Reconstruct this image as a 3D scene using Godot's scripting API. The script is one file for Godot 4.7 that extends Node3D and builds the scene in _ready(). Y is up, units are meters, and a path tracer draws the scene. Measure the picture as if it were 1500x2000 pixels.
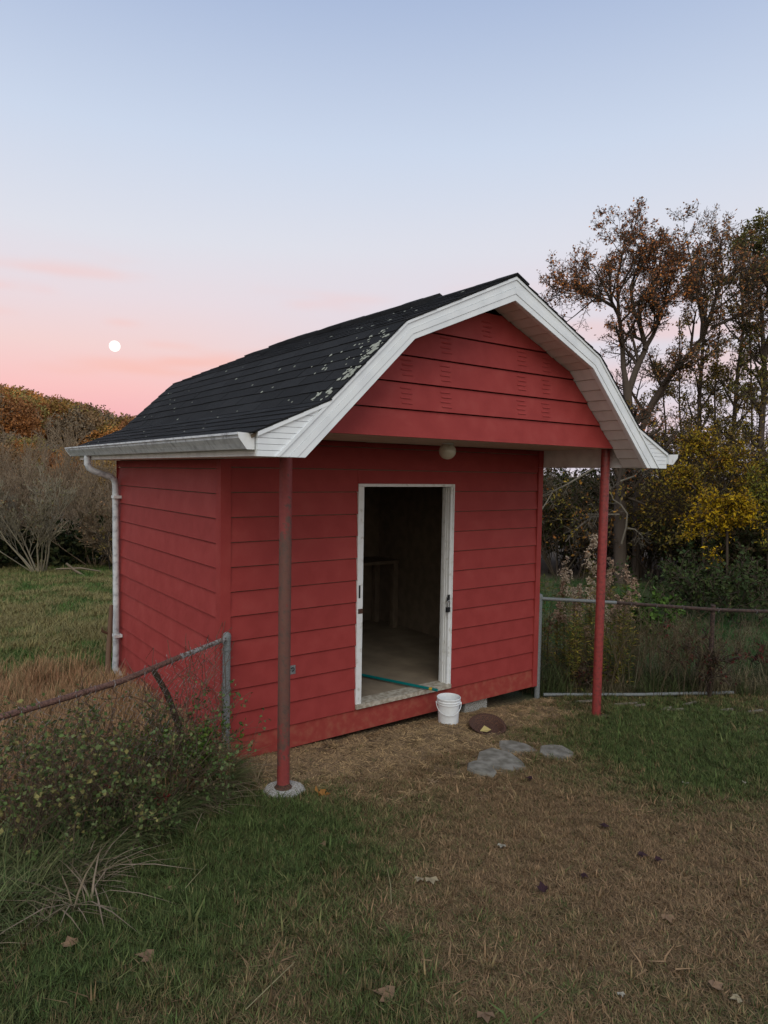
extends Node3D
# A red gambrel-roofed shed on a lawn at dusk.  y is up, metres; the front wall lies in z = 0, its west corner at x = 0.

# ------------------------------------------------------------------ mesh builder
class MB:
	var v := PackedVector3Array()
	var n := PackedVector3Array()
	var c := PackedColorArray()
	var col := Color.WHITE
	func tri(a: Vector3, b: Vector3, d: Vector3, nn: Vector3) -> void:
		v.append(a); v.append(d); v.append(b)
		n.append(nn); n.append(nn); n.append(nn)
		c.append(col); c.append(col); c.append(col)
	func quad(a: Vector3, b: Vector3, d: Vector3, e: Vector3) -> void:   # counter-clockwise seen from outside
		var nn := (b - a).cross(e - a)
		if nn.length_squared() < 1e-14: nn = (d - b).cross(e - b)
		nn = nn.normalized()
		tri(a, b, d, nn); tri(a, d, e, nn)
	func squad(a: Vector3, b: Vector3, d: Vector3, e: Vector3, na: Vector3, nb: Vector3, nd: Vector3, ne: Vector3) -> void:
		v.append(a); v.append(d); v.append(b); v.append(a); v.append(e); v.append(d)
		n.append(na); n.append(nd); n.append(nb); n.append(na); n.append(ne); n.append(nd)
		for i in 6: c.append(col)
	func box(x0: float, x1: float, y0: float, y1: float, z0: float, z1: float) -> void:
		prism([Vector3(x0, y0, z1), Vector3(x1, y0, z1), Vector3(x1, y1, z1), Vector3(x0, y1, z1)], Vector3(0, 0, z0 - z1))
	func prism(poly: Array, off: Vector3) -> void:     # convex polygon, counter-clockwise seen from the side opposite to off
		var k := poly.size()
		var nn: Vector3 = (poly[1] - poly[0]).cross(poly[2] - poly[0]).normalized()
		for i in range(1, k - 1):
			tri(poly[0], poly[i], poly[i + 1], nn)
			tri(poly[0] + off, poly[i + 1] + off, poly[i] + off, -nn)
		for i in k:
			var a: Vector3 = poly[i]
			var b: Vector3 = poly[(i + 1) % k]
			quad(b, a, a + off, b + off)
	func tube(pts: Array, rads: Array, sides: int, cap := true) -> void:
		var rings := []
		var norms := []
		var k := pts.size()
		var ref := Vector3(0.31, 0.17, 0.93)
		for i in k:
			var t: Vector3 = (pts[mini(i + 1, k - 1)] - pts[maxi(i - 1, 0)]).normalized()
			var a := t.cross(ref)
			if a.length() < 0.05: a = t.cross(Vector3.RIGHT)
			a = a.normalized()
			var b := t.cross(a)
			ref = b.cross(t) if i < 0 else ref
			var ring := []
			var nr := []
			for j in sides:
				var w := TAU * j / sides
				var d := a * cos(w) + b * sin(w)
				nr.append(d); ring.append(pts[i] + d * rads[i])
			rings.append(ring); norms.append(nr)
		for i in k - 1:
			for j in sides:
				var m := (j + 1) % sides
				squad(rings[i][j], rings[i][m], rings[i + 1][m], rings[i + 1][j], norms[i][j], norms[i][m], norms[i + 1][m], norms[i + 1][j])
		if cap and sides > 3:
			var t0: Vector3 = (pts[0] - pts[1]).normalized()
			var t1: Vector3 = (pts[k - 1] - pts[k - 2]).normalized()
			for j in sides:
				var m := (j + 1) % sides
				tri(pts[0], rings[0][m], rings[0][j], t0)
				tri(pts[k - 1], rings[k - 1][j], rings[k - 1][m], t1)
	func lathe(prof: Array, segs: int, o: Vector3, basis := Basis.IDENTITY, wob := 0.0, fn: FastNoiseLite = null) -> void:   # prof of Vector2(radius, height), bottom outside first
		var k := prof.size()
		var p := []
		for i in k:
			var ring := []
			for j in segs:
				var w := TAU * j / segs
				var d := Vector3(cos(w), 0, sin(w))
				var rr: float = prof[i].x
				if fn: rr *= 1.0 + wob * fn.get_noise_3d(d.x * 90, prof[i].y * 300, d.z * 90)
				ring.append(o + basis * (d * rr + Vector3(0, prof[i].y, 0)))
			p.append(ring)
		for i in k - 1:
			var e: Vector2 = prof[i + 1] - prof[i]
			for j in segs:
				var m := (j + 1) % segs
				var w := TAU * j / segs
				var w2 := TAU * (j + 1) / segs
				var na := basis * Vector3(cos(w) * e.y, -e.x, sin(w) * e.y).normalized()
				var nb := basis * Vector3(cos(w2) * e.y, -e.x, sin(w2) * e.y).normalized()
				squad(p[i][j], p[i + 1][j], p[i + 1][m], p[i][m], na, na, nb, nb)
	func leaf(o: Vector3, d: Vector3, up: Vector3, l: float, w: float) -> void:
		var s := d.cross(up).normalized()
		var m := o + d * l * 0.5
		var q := s.cross(d).normalized() * w * 0.18
		var e := o + d * l
		var a := m + s * w * 0.5 + q
		var b := m - s * w * 0.5 + q
		tri(o, a, e, (a - o).cross(e - o).normalized())
		tri(o, e, b, (e - o).cross(b - o).normalized())
	func blade(o: Vector3, dirn: Vector3, l: float, w: float, lean: float, segs := 2) -> void:
		var s := dirn.cross(Vector3.UP).normalized() * w * 0.5
		var pa := o - s
		var pb := o + s
		for i in range(1, segs + 1):
			var t := float(i) / segs
			var q := o + dirn * (lean * l * t * t) + Vector3.UP * (l * t * (1.0 - 0.45 * lean * t))
			if i == segs:
				tri(pa, pb, q, (pb - pa).cross(q - pa).normalized())
			else:
				var k := 1.0 - t * 0.6
				var na := q - s * k
				var nb := q + s * k
				quad(pa, pb, nb, na)
				pa = na; pb = nb
	func mesh(mat: Material) -> ArrayMesh:
		var m := ArrayMesh.new()
		if v.is_empty(): return m
		var arr := []
		arr.resize(Mesh.ARRAY_MAX)
		arr[Mesh.ARRAY_VERTEX] = v; arr[Mesh.ARRAY_NORMAL] = n; arr[Mesh.ARRAY_COLOR] = c
		m.add_surface_from_arrays(Mesh.PRIMITIVE_TRIANGLES, arr)
		m.surface_set_material(0, mat)
		return m

# ------------------------------------------------------------------ scene helpers
var used := {}
func numbered(called: String) -> String:
	if not used.has(called):
		used[called] = 0
		return called
	used[called] += 1
	return "%s_%03d" % [called, used[called]]
func tag(o: Node, label: String, category: String, group := "", kind := "") -> void:
	if label: o.set_meta("label", label)
	if category: o.set_meta("category", category)
	if group: o.set_meta("group", group)
	if kind: o.set_meta("kind", kind)
func thing(called: String, base: Vector3, label: String, category: String, group := "") -> Node3D:
	var o := Node3D.new()
	o.name = numbered(called)
	add_child(o)
	o.position = base
	o.set_meta("base", base)
	tag(o, label, category, group)
	return o
# one named mesh; shapes are given in scene coordinates, the node is set back by its parent's base
func obj(called: String, mb: MB, mat: Material, parent: Node = null) -> MeshInstance3D:
	var o := MeshInstance3D.new()
	o.mesh = mb.mesh(mat)
	if parent == null:
		o.name = numbered(called)
		add_child(o)
	else:
		o.name = called
		parent.add_child(o, true)
		if parent.has_meta("base"): o.position = -parent.get_meta("base")
	return o
func solid(called: String, mb: MB, mat: Material, base: Vector3, label: String, category: String, group := "", kind := "") -> MeshInstance3D:   # a thing that is one mesh, its origin at its base
	for i in mb.v.size(): mb.v[i] -= base
	var o := obj(called, mb, mat)
	o.position = base
	tag(o, label, category, group, kind)
	return o

var rng := RandomNumberGenerator.new()
func rf(a: float, b: float) -> float: return rng.randf_range(a, b)
func rdir() -> Vector3:
	var z := rf(-1, 1)
	var w := rf(0, TAU)
	return Vector3(sqrt(1 - z * z) * cos(w), z, sqrt(1 - z * z) * sin(w))
func pick(a: Array) -> Variant: return a[rng.randi() % a.size()]
func lin(r: float, g: float, b: float) -> Color: return Color(r, g, b).linear_to_srgb()
func sm(a: float, b: float, x: float) -> float:
	var t := clampf((x - a) / (b - a), 0, 1)
	return t * t * (3 - 2 * t)

func noise_tex(seed_: int, size: int, freq: float, cols: Array, stops: Array, oct := 4, kind := FastNoiseLite.TYPE_SIMPLEX_SMOOTH, normal := 0.0) -> ImageTexture:   # cols are linear base colours
	var f := FastNoiseLite.new()
	f.seed = seed_; f.frequency = freq; f.noise_type = kind
	f.fractal_type = FastNoiseLite.FRACTAL_FBM; f.fractal_octaves = oct
	var im := f.get_seamless_image(size, size, false, false, 0.12)
	im.convert(Image.FORMAT_L8)
	if normal > 0:
		im.convert(Image.FORMAT_RGBA8)
		im.bump_map_to_normal_map(normal)
		return ImageTexture.create_from_image(im)
	var lut := []
	for i in 256:
		var t := i / 255.0
		var k := 0
		while k < stops.size() - 2 and t > stops[k + 1]: k += 1
		var q := clampf((t - stops[k]) / (stops[k + 1] - stops[k]), 0, 1)
		var a: Color = cols[k]
		var cc: Color = a.lerp(cols[k + 1], q).linear_to_srgb()
		lut.append([int(cc.r * 255), int(cc.g * 255), int(cc.b * 255)])
	var src := im.get_data()
	var out := PackedByteArray()
	out.resize(size * size * 3)
	for i in size * size:
		var e: Array = lut[src[i]]
		out[i * 3] = e[0]; out[i * 3 + 1] = e[1]; out[i * 3 + 2] = e[2]
	var res := Image.create_from_data(size, size, false, Image.FORMAT_RGB8, out)
	res.generate_mipmaps()
	return ImageTexture.create_from_image(res)
func mat(albedo: Variant, rough := 0.8, scale := 1.0, nrm: Texture2D = null, nscale := 0.5, metal := 0.0) -> StandardMaterial3D:
	var m := StandardMaterial3D.new()
	if albedo is Texture2D: m.albedo_texture = albedo
	else: m.albedo_color = albedo
	m.roughness = rough; m.metallic = metal
	m.uv1_triplanar = true; m.uv1_world_triplanar = true
	m.uv1_scale = Vector3(scale, scale, scale)
	if nrm:
		m.normal_enabled = true; m.normal_texture = nrm; m.normal_scale = nscale
	return m
func vmat(rough := 0.85, back := 0.0) -> StandardMaterial3D:      # vertex (and copy) colours
	var m := StandardMaterial3D.new()
	m.vertex_color_use_as_albedo = true
	m.roughness = rough
	m.cull_mode = BaseMaterial3D.CULL_DISABLED
	if back > 0:
		m.backlight_enabled = true; m.backlight = Color(back, back, back)
	return m

# ------------------------------------------------------------------ camera numbers (the photograph is 1500 x 2000 px)
const CAM := Vector3(-2.2002, 1.9595, 5.1862)
const FOCAL := 1336.02
var CB := Basis.from_euler(Vector3(-0.0574, -0.6339, 0.0169), EULER_ORDER_YXZ)
func ray(u: float, w: float) -> Vector3: return CB * Vector3((u - 750) / FOCAL, -(w - 1000) / FOCAL, -1)
func far_px(u: float, w: float, d: float) -> Vector3:          # a point d metres away, measured along the ground
	var r := ray(u, w)
	return CAM + r * (d / Vector2(r.x, r.z).length())
func ground_px(u: float, w: float) -> Vector3:                 # where that sight line meets the ground
	var r := ray(u, w).normalized()
	var t := 1.0
	while t < 80:
		var p := CAM + r * t
		if p.y < gy(p.x, p.z): return Vector3(p.x, gy(p.x, p.z), p.z)
		t += 0.01 + t * 0.001
	return CAM + r * 80
func base_px(u: float, d: float) -> Vector3:                   # on the ground below column u, d metres away
	var p := far_px(u, 930, d)
	return Vector3(p.x, gy(p.x, p.z), p.z)

var bump := FastNoiseLite.new()
func gy(x: float, z: float) -> float:                          # the lie of the land
	var h := -0.47 - 0.045 * clampf(x - 1.9, -7, 9)
	if z > 0.6: h += 0.1 * minf(z - 0.6, 6)
	if z < 0: h -= 0.03 * minf(-z, 30)
	if x > -0.6 and x < 4.4: h -= 0.065 * exp(-pow(minf(z, 0.35) / 0.22, 2)) * sm(-0.6, 0.1, x) * sm(4.4, 3.7, x) if z > 0 else 0.065 * sm(-4.0, -2.8, z) * sm(-0.6, 0.1, x) * sm(4.4, 3.7, x)
	var r := Vector2(x, z).length()
	h += bump.get_noise_2d(x * 14, z * 14) * (0.018 + 0.12 * sm(8, 30, r))
	if r > 55:
		var az := rad_to_deg(atan2(x, -z))
		var hh := lerpf(12.5, 2.5, sm(4, 22, az))
		if az < -90 or az > 120: hh = 3.0
		h += sm(55, 185, r) * hh
	return h

# ------------------------------------------------------------------ vegetation helpers
func grow(mb: MB, lf: MB, p: Vector3, d: Vector3, l: float, r: float, depth: int, P: Dictionary) -> void:
	var segs: int = 4 if depth < 2 else 3
	var pts := [p]
	var rads := [r]
	var q := p
	var dd := d
	var tip: float = P.get("tip", 0.35)
	for i in segs:
		dd = (dd + rdir() * P.wander + Vector3.UP * P.up).normalized()
		q += dd * l / segs
		pts.append(q)
		rads.append(maxf(r * lerpf(1, tip, float(i + 1) / segs), P.rmin))
	mb.col = P.bark * rf(0.8, 1.2)
	mb.tube(pts, rads, 6 if r > 0.06 else (4 if r > 0.02 else 3), false)
	sprout(mb, lf, pts, rads, l, depth, P)
func sprout(mb: MB, lf: MB, pts: Array, rads: Array, l: float, depth: int, P: Dictionary) -> void:
	var k := pts.size() - 1
	if depth < P.levels:
		var cnt: int = P.n[depth]
		for i in cnt:
			var t := rf(P.get("from", 0.3), 1.0)
			var s := mini(int(t * k), k - 1)
			var f := t * k - s
			var o: Vector3 = pts[s].lerp(pts[s + 1], f)
			var ax: Vector3 = (pts[s + 1] - pts[s]).normalized()
			var side := ax.cross(rdir()).normalized()
			var ang := deg_to_rad(P.ang * rf(0.6, 1.3))
			var nd := (ax * cos(ang) + side * sin(ang)).normalized()
			grow(mb, lf, o, nd, l * P.ratio * rf(0.7, 1.25) * (1.15 - 0.5 * t), maxf(lerpf(rads[s], rads[s + 1], f) * 0.62, P.rmin), depth + 1, P)
	if lf != null and depth >= P.levels - P.get("leafdepth", 0):
		for i in int(P.leaves):
			if P.leaves < 1 or rng.randf() < 0.85: spray(lf, pts, P)
		if rng.randf() < fposmod(P.leaves, 1.0): spray(lf, pts, P)
func spray(lf: MB, pts: Array, P: Dictionary) -> void:
	var s := rng.randi() % (pts.size() - 1)
	var o: Vector3 = pts[s].lerp(pts[s + 1], rng.randf()) + rdir() * P.get("scatter", 0.04)
	if P.has("mask") and not P.mask.call(o): return
	lf.col = (pick(P.cols) as Color) * rf(0.7, 1.3)
	var d := (rdir() + Vector3(0, P.get("droop", -0.3), 0)).normalized()
	var sz: float = P.size * rf(0.6, 1.35)
	lf.leaf(o, d, rdir(), sz, sz * P.get("wide", 0.6))
func leafy(called: String, base: Vector3, P: Dictionary, label: String, category: String, group := "", stems: Array = []) -> Node3D:
	var t := thing(called, base, label, category, group)
	var tr := MB.new()
	var cr := MB.new()
	for s in stems:                            # hand-set limbs: [points, radii]
		tr.col = P.bark
		tr.tube(s[0], s[1], 7, false)
		var ln := 0.0
		for i in s[0].size() - 1: ln += s[0][i].distance_to(s[0][i + 1])
		sprout(tr, cr, s[0], s[1], P.get("limb", ln * 0.6), 0, P)
	for i in P.get("shoots", 0):
		var w := rf(0, TAU)
		var tilt: float = P.tilt * sqrt(rng.randf())
		grow(tr, cr, base + Vector3(cos(w), 0, sin(w)) * P.get("foot", 0.1), Vector3(cos(w) * sin(tilt), cos(tilt), sin(w) * sin(tilt)), P.height * rf(0.7, 1.1), P.radius * rf(0.6, 1.1), 0, P)
	obj(P.get("wood", "trunk"), tr, M.bark, t)
	if cr.v.size(): obj(P.get("crownname", "crown"), cr, M.leaf, t)
	return t
func scatter(called: String, mesh: Mesh, xf: Array, cols: PackedColorArray, parent: Node = null) -> MultiMeshInstance3D:
	var mm := MultiMesh.new()
	mm.transform_format = MultiMesh.TRANSFORM_3D
	mm.use_colors = true
	mm.mesh = mesh
	mm.instance_count = xf.size()
	for i in xf.size():
		mm.set_instance_transform(i, xf[i])
		mm.set_instance_color(i, cols[i])
	var o := MultiMeshInstance3D.new()
	o.multimesh = mm
	if parent:
		o.name = called; parent.add_child(o, true)
	else:
		o.name = numbered(called); add_child(o)
	return o
func mass(called: String, label: String, category: String) -> Node3D:      # one uncountable growth, made of a few kinds of copies
	var o := Node3D.new()
	o.name = numbered(called)
	add_child(o)
	tag(o, label, category, "", "stuff")
	return o
func tuft(k: int, l: float, spread: float, w: float, lean0: float, lean1: float, segs := 2) -> ArrayMesh:
	var mb := MB.new()
	for i in k:
		var a := rf(0, TAU)
		var b := rf(0, TAU)
		var s := rf(0.65, 1.25)
		mb.col = Color(s, s, s)
		mb.blade(Vector3(cos(b), 0, sin(b)) * spread * sqrt(rng.randf()) - Vector3(0, 0.006, 0), Vector3(cos(a), 0, sin(a)), l * rf(0.5, 1.2), w * rf(0.7, 1.3), rf(lean0, lean1), segs)
	return mb.mesh(M.grass)

var M := {}
func _ready() -> void:
	rng.seed = 7
	bump.seed = 3; bump.frequency = 0.02
	setup_view()
	make_materials()
	terrain()
	shed()
	fences()
	props()
	lawn()
	brush()
	right_side()
	left_side()
	print("built")

# ------------------------------------------------------------------ camera, sky, light
func setup_view() -> void:
	var cam := Camera3D.new()
	cam.name = "camera"
	add_child(cam)
	cam.transform = Transform3D(CB, CAM)
	cam.fov = 73.629
	cam.near = 0.05; cam.far = 3000
	cam.current = true
	var env := Environment.new()
	env.background_mode = Environment.BG_SKY
	env.tonemap_mode = Environment.TONE_MAPPER_LINEAR
	env.tonemap_exposure = 1.0
	env.sdfgi_enabled = true; env.ssao_enabled = true; env.ssil_enabled = true
	var sky := Sky.new()
	var ps := PanoramaSkyMaterial.new()
	ps.panorama = sky_image()
	ps.energy_multiplier = 1.0
	sky.sky_material = ps
	env.sky = sky
	var we := WorldEnvironment.new()
	we.name = "world_environment"
	we.environment = env
	add_child(we)
	var sun := DirectionalLight3D.new()          # the last glow of the sun, just down in the west behind the camera
	sun.name = "sun"
	sun.light_energy = 0.5
	sun.light_color = Color(1.0, 0.99, 0.93)
	sun.light_angular_distance = 45.0
	sun.shadow_enabled = true
	add_child(sun)
	sun.look_at_from_position(Vector3(-0.62, 1.05, 0.78) * 50, Vector3.ZERO)

func sky_image() -> ImageTexture:
	var w := 1024
	var h := 512
	var im := Image.create(w, h, false, Image.FORMAT_RGBF)
	var el := [-90.0, 0.0, 3.0, 6.2, 9.3, 13.0, 17.5, 24.5, 33.5, 55.0, 90.0]
	var cs := [Color8(170, 130, 140), Color8(228, 158, 172), Color8(246, 178, 184), Color8(251, 198, 196), Color8(244, 212, 210), Color8(234, 220, 226), Color8(223, 225, 235), Color8(204, 216, 236), Color8(172, 189, 220), Color8(150, 172, 210), Color8(138, 162, 204)]
	var f := FastNoiseLite.new()
	f.seed = 11; f.frequency = 1.0; f.fractal_octaves = 4
	for y in h:
		var e := 90.0 - (y + 0.5) / h * 180.0
		var k := 0
		while k < el.size() - 2 and e > el[k + 1]: k += 1
		var c: Color = cs[k].srgb_to_linear().lerp(cs[k + 1].srgb_to_linear(), clampf((e - el[k]) / (el[k + 1] - el[k]), 0, 1))
		for x in w:
			var az := (x + 0.5) / w * 360.0            # 0 is -z, 90 is +x
			var west := 0.5 - 0.5 * cos(deg_to_rad(az - 36.0))
			var g := pow(west, 2.0)
			var q := c
			# the pink belt is strongest opposite to the sunset and towards the moon
			var dz := absf(fposmod(az - 8.0 + 180.0, 360.0) - 180.0)
			var pale := sm(6, 40, dz) * 0.9 * sm(22, 9, e)
			q = q.lerp(Color(0.73, 0.71, 0.79), pale)
			# afterglow in the west
			q = q.lerp(Color(0.86, 0.80, 0.62), g * 0.85 * sm(22, 4, e))
			var glow := Color(1.0, 1.02, 0.98) * (1.0 + 0.1 * exp(-maxf(e, 0.0) / 16.0))
			q = q.lerp(Color(q.r * glow.r, q.g * glow.g, q.b * glow.b) * 1.08, g)
			if e > 1 and e < 26:                          # thin streaks of lit cloud
				var a := deg_to_rad(az)
				var nv := f.get_noise_3d(cos(a) * 2.2 + 5.0, e * 0.42, sin(a) * 2.2)
				var s := sm(-0.02, 0.36, nv) * sm(1, 5, e) * sm(17, 11, e)
				q = q.lerp(Color(1.0, 0.58, 0.52) * (0.95 + 0.5 * g), s * lerpf(0.95, 0.35, sm(4, 35, dz)))
			im.set_pixel(x, y, q)
	return ImageTexture.create_from_image(im)

# ------------------------------------------------------------------ materials
func make_materials() -> void:
	var fine := noise_tex(5, 512, 0.05, [], [], 4, FastNoiseLite.TYPE_SIMPLEX_SMOOTH, 2.5)
	M.red = mat(noise_tex(1, 512, 0.02, [Color(0.310, 0.0429, 0.0393), Color(0.332, 0.0472, 0.0428), Color(0.340, 0.0498, 0.0453), Color(0.358, 0.0585, 0.0521)], [0.25, 0.45, 0.6, 0.85], 6), 0.6, 0.37, fine, 0.12)
	M.red2 = mat(noise_tex(2, 512, 0.024, [Color(0.297, 0.0410, 0.0376), Color(0.319, 0.0454, 0.0419), Color(0.332, 0.0489, 0.0445)], [0.25, 0.5, 0.8], 6), 0.6, 0.41, fine, 0.12)
	M.red3 = mat(noise_tex(3, 512, 0.018, [Color(0.319, 0.0454, 0.0419), Color(0.340, 0.0498, 0.0453), Color(0.362, 0.0603, 0.0539)], [0.25, 0.5, 0.85], 6), 0.58, 0.33, fine, 0.12)
	M.red_dusty = mat(noise_tex(4, 512, 0.03, [Color(0.289, 0.0454, 0.0359), Color(0.310, 0.0559, 0.0428), Color(0.332, 0.0874, 0.0581)], [0.3, 0.55, 0.85], 6), 0.8, 0.6, fine, 0.2)
	M.post_red = mat(noise_tex(6, 512, 0.04, [Color(0.12, 0.04, 0.034), Color(0.23, 0.038, 0.036), Color(0.265, 0.042, 0.04), Color(0.30, 0.05, 0.045)], [0.2, 0.36, 0.5, 0.75], 6), 0.42, 1.0, fine, 0.25)
	M.post_worn = mat(noise_tex(16, 512, 0.09, [Color(0.075, 0.045, 0.036), Color(0.13, 0.062, 0.048), Color(0.17, 0.075, 0.058), Color(0.25, 0.085, 0.066)], [0.28, 0.44, 0.58, 0.78], 6), 0.6, 1.6, noise_tex(17, 512, 0.09, [], [], 5, FastNoiseLite.TYPE_SIMPLEX_SMOOTH, 6.0), 0.6)
	M.white = mat(noise_tex(7, 512, 0.02, [Color(0.77, 0.79, 0.80), Color(0.82, 0.84, 0.85), Color(0.85, 0.865, 0.87)], [0.22, 0.45, 0.7], 6), 0.4, 0.4)
	M.white_old = mat(noise_tex(8, 512, 0.03, [Color(0.58, 0.56, 0.52), Color(0.74, 0.735, 0.72), Color(0.79, 0.79, 0.785)], [0.14, 0.28, 0.6], 6), 0.5, 0.6)
	M.gutter = mat(noise_tex(9, 512, 0.03, [Color(0.34, 0.35, 0.37), Color(0.56, 0.58, 0.60), Color(0.66, 0.68, 0.70)], [0.22, 0.40, 0.65], 6), 0.4, 0.7)
	M.soffit = mat(noise_tex(10, 512, 0.02, [Color(0.66, 0.63, 0.605), Color(0.73, 0.70, 0.675), Color(0.77, 0.74, 0.715)], [0.25, 0.5, 0.75], 5), 0.6, 0.5)
	M.ceiling = mat(noise_tex(12, 512, 0.02, [Color(0.55, 0.49, 0.42), Color(0.63, 0.57, 0.49)], [0.3, 0.7], 5), 0.8, 0.6)
	for q in [M.red, M.red2, M.red3, M.red_dusty]: q.metallic_specular = 0.3
	M.shingle = []
	for i in 4:
		var b: float = [0.020, 0.024, 0.028, 0.022][i]
		M.shingle.append(mat(noise_tex(20 + i, 256, 0.18, [Color(b * 0.5, b * 0.5, b * 0.52), Color(b, b, b * 1.04), Color(b * 2.0, b * 2.0, b * 2.1)], [0.25, 0.5, 0.8], 3), 0.95, 4.0, noise_tex(26, 256, 0.25, [], [], 3, FastNoiseLite.TYPE_SIMPLEX_SMOOTH, 5.0), 0.6))
	for sh in M.shingle: sh.metallic_specular = 0.2
	M.lichen = mat(noise_tex(30, 256, 0.06, [Color(0.20, 0.21, 0.16), Color(0.33, 0.33, 0.26), Color(0.42, 0.41, 0.34)], [0.3, 0.5, 0.75], 4), 0.95, 5.0)
	M.wood_floor = mat(noise_tex(31, 512, 0.015, [Color(0.20, 0.15, 0.105), Color(0.245, 0.187, 0.13), Color(0.29, 0.225, 0.157)], [0.25, 0.5, 0.75], 6), 0.85, 0.25)
	M.bare_wood = mat(noise_tex(32, 256, 0.02, [Color(0.20, 0.15, 0.105), Color(0.25, 0.19, 0.133)], [0.3, 0.7], 4), 0.9, 1.0)
	M.sill = mat(noise_tex(33, 512, 0.04, [Color(0.30, 0.25, 0.19), Color(0.40, 0.35, 0.28), Color(0.50, 0.45, 0.37)], [0.28, 0.5, 0.75], 6), 0.85, 0.7, fine, 0.3)
	M.concrete = mat(noise_tex(34, 512, 0.05, [Color(0.17, 0.15, 0.12), Color(0.33, 0.31, 0.275), Color(0.45, 0.43, 0.40)], [0.28, 0.45, 0.7], 6), 0.95, 2.2, noise_tex(35, 512, 0.07, [], [], 5, FastNoiseLite.TYPE_SIMPLEX_SMOOTH, 6.0), 0.8)
	M.stone = mat(noise_tex(36, 512, 0.035, [Color(0.12, 0.108, 0.085), Color(0.17, 0.155, 0.128), Color(0.23, 0.212, 0.18)], [0.28, 0.5, 0.75], 6), 0.95, 0.45, noise_tex(37, 512, 0.02, [], [], 6, FastNoiseLite.TYPE_SIMPLEX_SMOOTH, 3.0), 0.5)
	M.scrap = mat(noise_tex(47, 256, 0.05, [Color(0.07, 0.055, 0.04), Color(0.14, 0.115, 0.085), Color(0.20, 0.17, 0.13)], [0.28, 0.5, 0.75], 5), 0.95, 2.0)
	M.rust = mat(noise_tex(38, 512, 0.05, [Color(0.028, 0.014, 0.010), Color(0.065, 0.028, 0.018), Color(0.13, 0.055, 0.03)], [0.3, 0.5, 0.75], 6), 0.9, 2.5, fine, 0.8)
	M.galv = mat(noise_tex(39, 512, 0.06, [Color(0.14, 0.145, 0.14), Color(0.19, 0.20, 0.20), Color(0.235, 0.245, 0.25)], [0.25, 0.48, 0.75], 6), 0.7, 2.0, null, 0.5, 0.1)
	M.rail_rust = mat(noise_tex(40, 512, 0.05, [Color(0.045, 0.022, 0.017), Color(0.11, 0.048, 0.034), Color(0.18, 0.095, 0.07)], [0.3, 0.5, 0.75], 6), 0.85, 2.5, fine, 0.6)
	M.rail_mix = mat(noise_tex(41, 512, 0.04, [Color(0.07, 0.04, 0.03), Color(0.12, 0.075, 0.055), Color(0.26, 0.26, 0.26), Color(0.34, 0.34, 0.34)], [0.3, 0.47, 0.53, 0.7], 6), 0.7, 1.6, fine, 0.4)
	M.plastic = mat(noise_tex(42, 256, 0.03, [Color(0.71, 0.72, 0.72), Color(0.77, 0.78, 0.785)], [0.25, 0.55], 5), 0.4, 3.0)
	M.teal = mat(lin(0.0, 0.15, 0.15), 0.35)
	M.yellow = mat(lin(0.55, 0.34, 0.03), 0.4)
	M.black = mat(lin(0.012, 0.012, 0.014), 0.4)
	M.steel = mat(lin(0.45, 0.46, 0.48), 0.25, 1.0, null, 0.5, 0.9)
	M.globe = mat(lin(0.62, 0.58, 0.48), 0.25)
	M.soil = mat(noise_tex(43, 512, 0.03, [Color(0.05, 0.032, 0.02), Color(0.105, 0.07, 0.042), Color(0.17, 0.12, 0.075)], [0.28, 0.5, 0.75], 6), 1.0, 0.9, noise_tex(44, 512, 0.07, [], [], 5, FastNoiseLite.TYPE_SIMPLEX_SMOOTH, 8.0), 1.0)
	M.land = StandardMaterial3D.new()
	var la: StandardMaterial3D = mat(noise_tex(45, 512, 0.03, [Color(0.38, 0.36, 0.33), Color(0.72, 0.71, 0.69), Color(1, 1, 1)], [0.28, 0.5, 0.74], 6), 1.0, 1.7, noise_tex(46, 512, 0.07, [], [], 5, FastNoiseLite.TYPE_SIMPLEX_SMOOTH, 5.0), 0.6)
	la.vertex_color_use_as_albedo = true
	M.land = la
	M.grass = vmat(0.8)
	M.leaf = vmat(0.8, 0.2)
	M.leaf.metallic_specular = 0.2; M.grass.metallic_specular = 0.25
	M.bark = vmat(0.95)
	M.bark.metallic_specular = 0.15
	M.rail_dark = mat(noise_tex(48, 256, 0.05, [Color(0.02, 0.013, 0.011), Color(0.05, 0.028, 0.022), Color(0.09, 0.052, 0.04)], [0.3, 0.5, 0.75], 5), 0.9, 2.5)
	M.flaked = vmat(0.6)
	M.moon = StandardMaterial3D.new()
	M.moon.albedo_color = Color.BLACK
	M.moon.emission_enabled = true
	M.moon.emission = Color(1.0, 0.985, 0.96)
	M.moon.emission_energy_multiplier = 1.3

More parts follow.
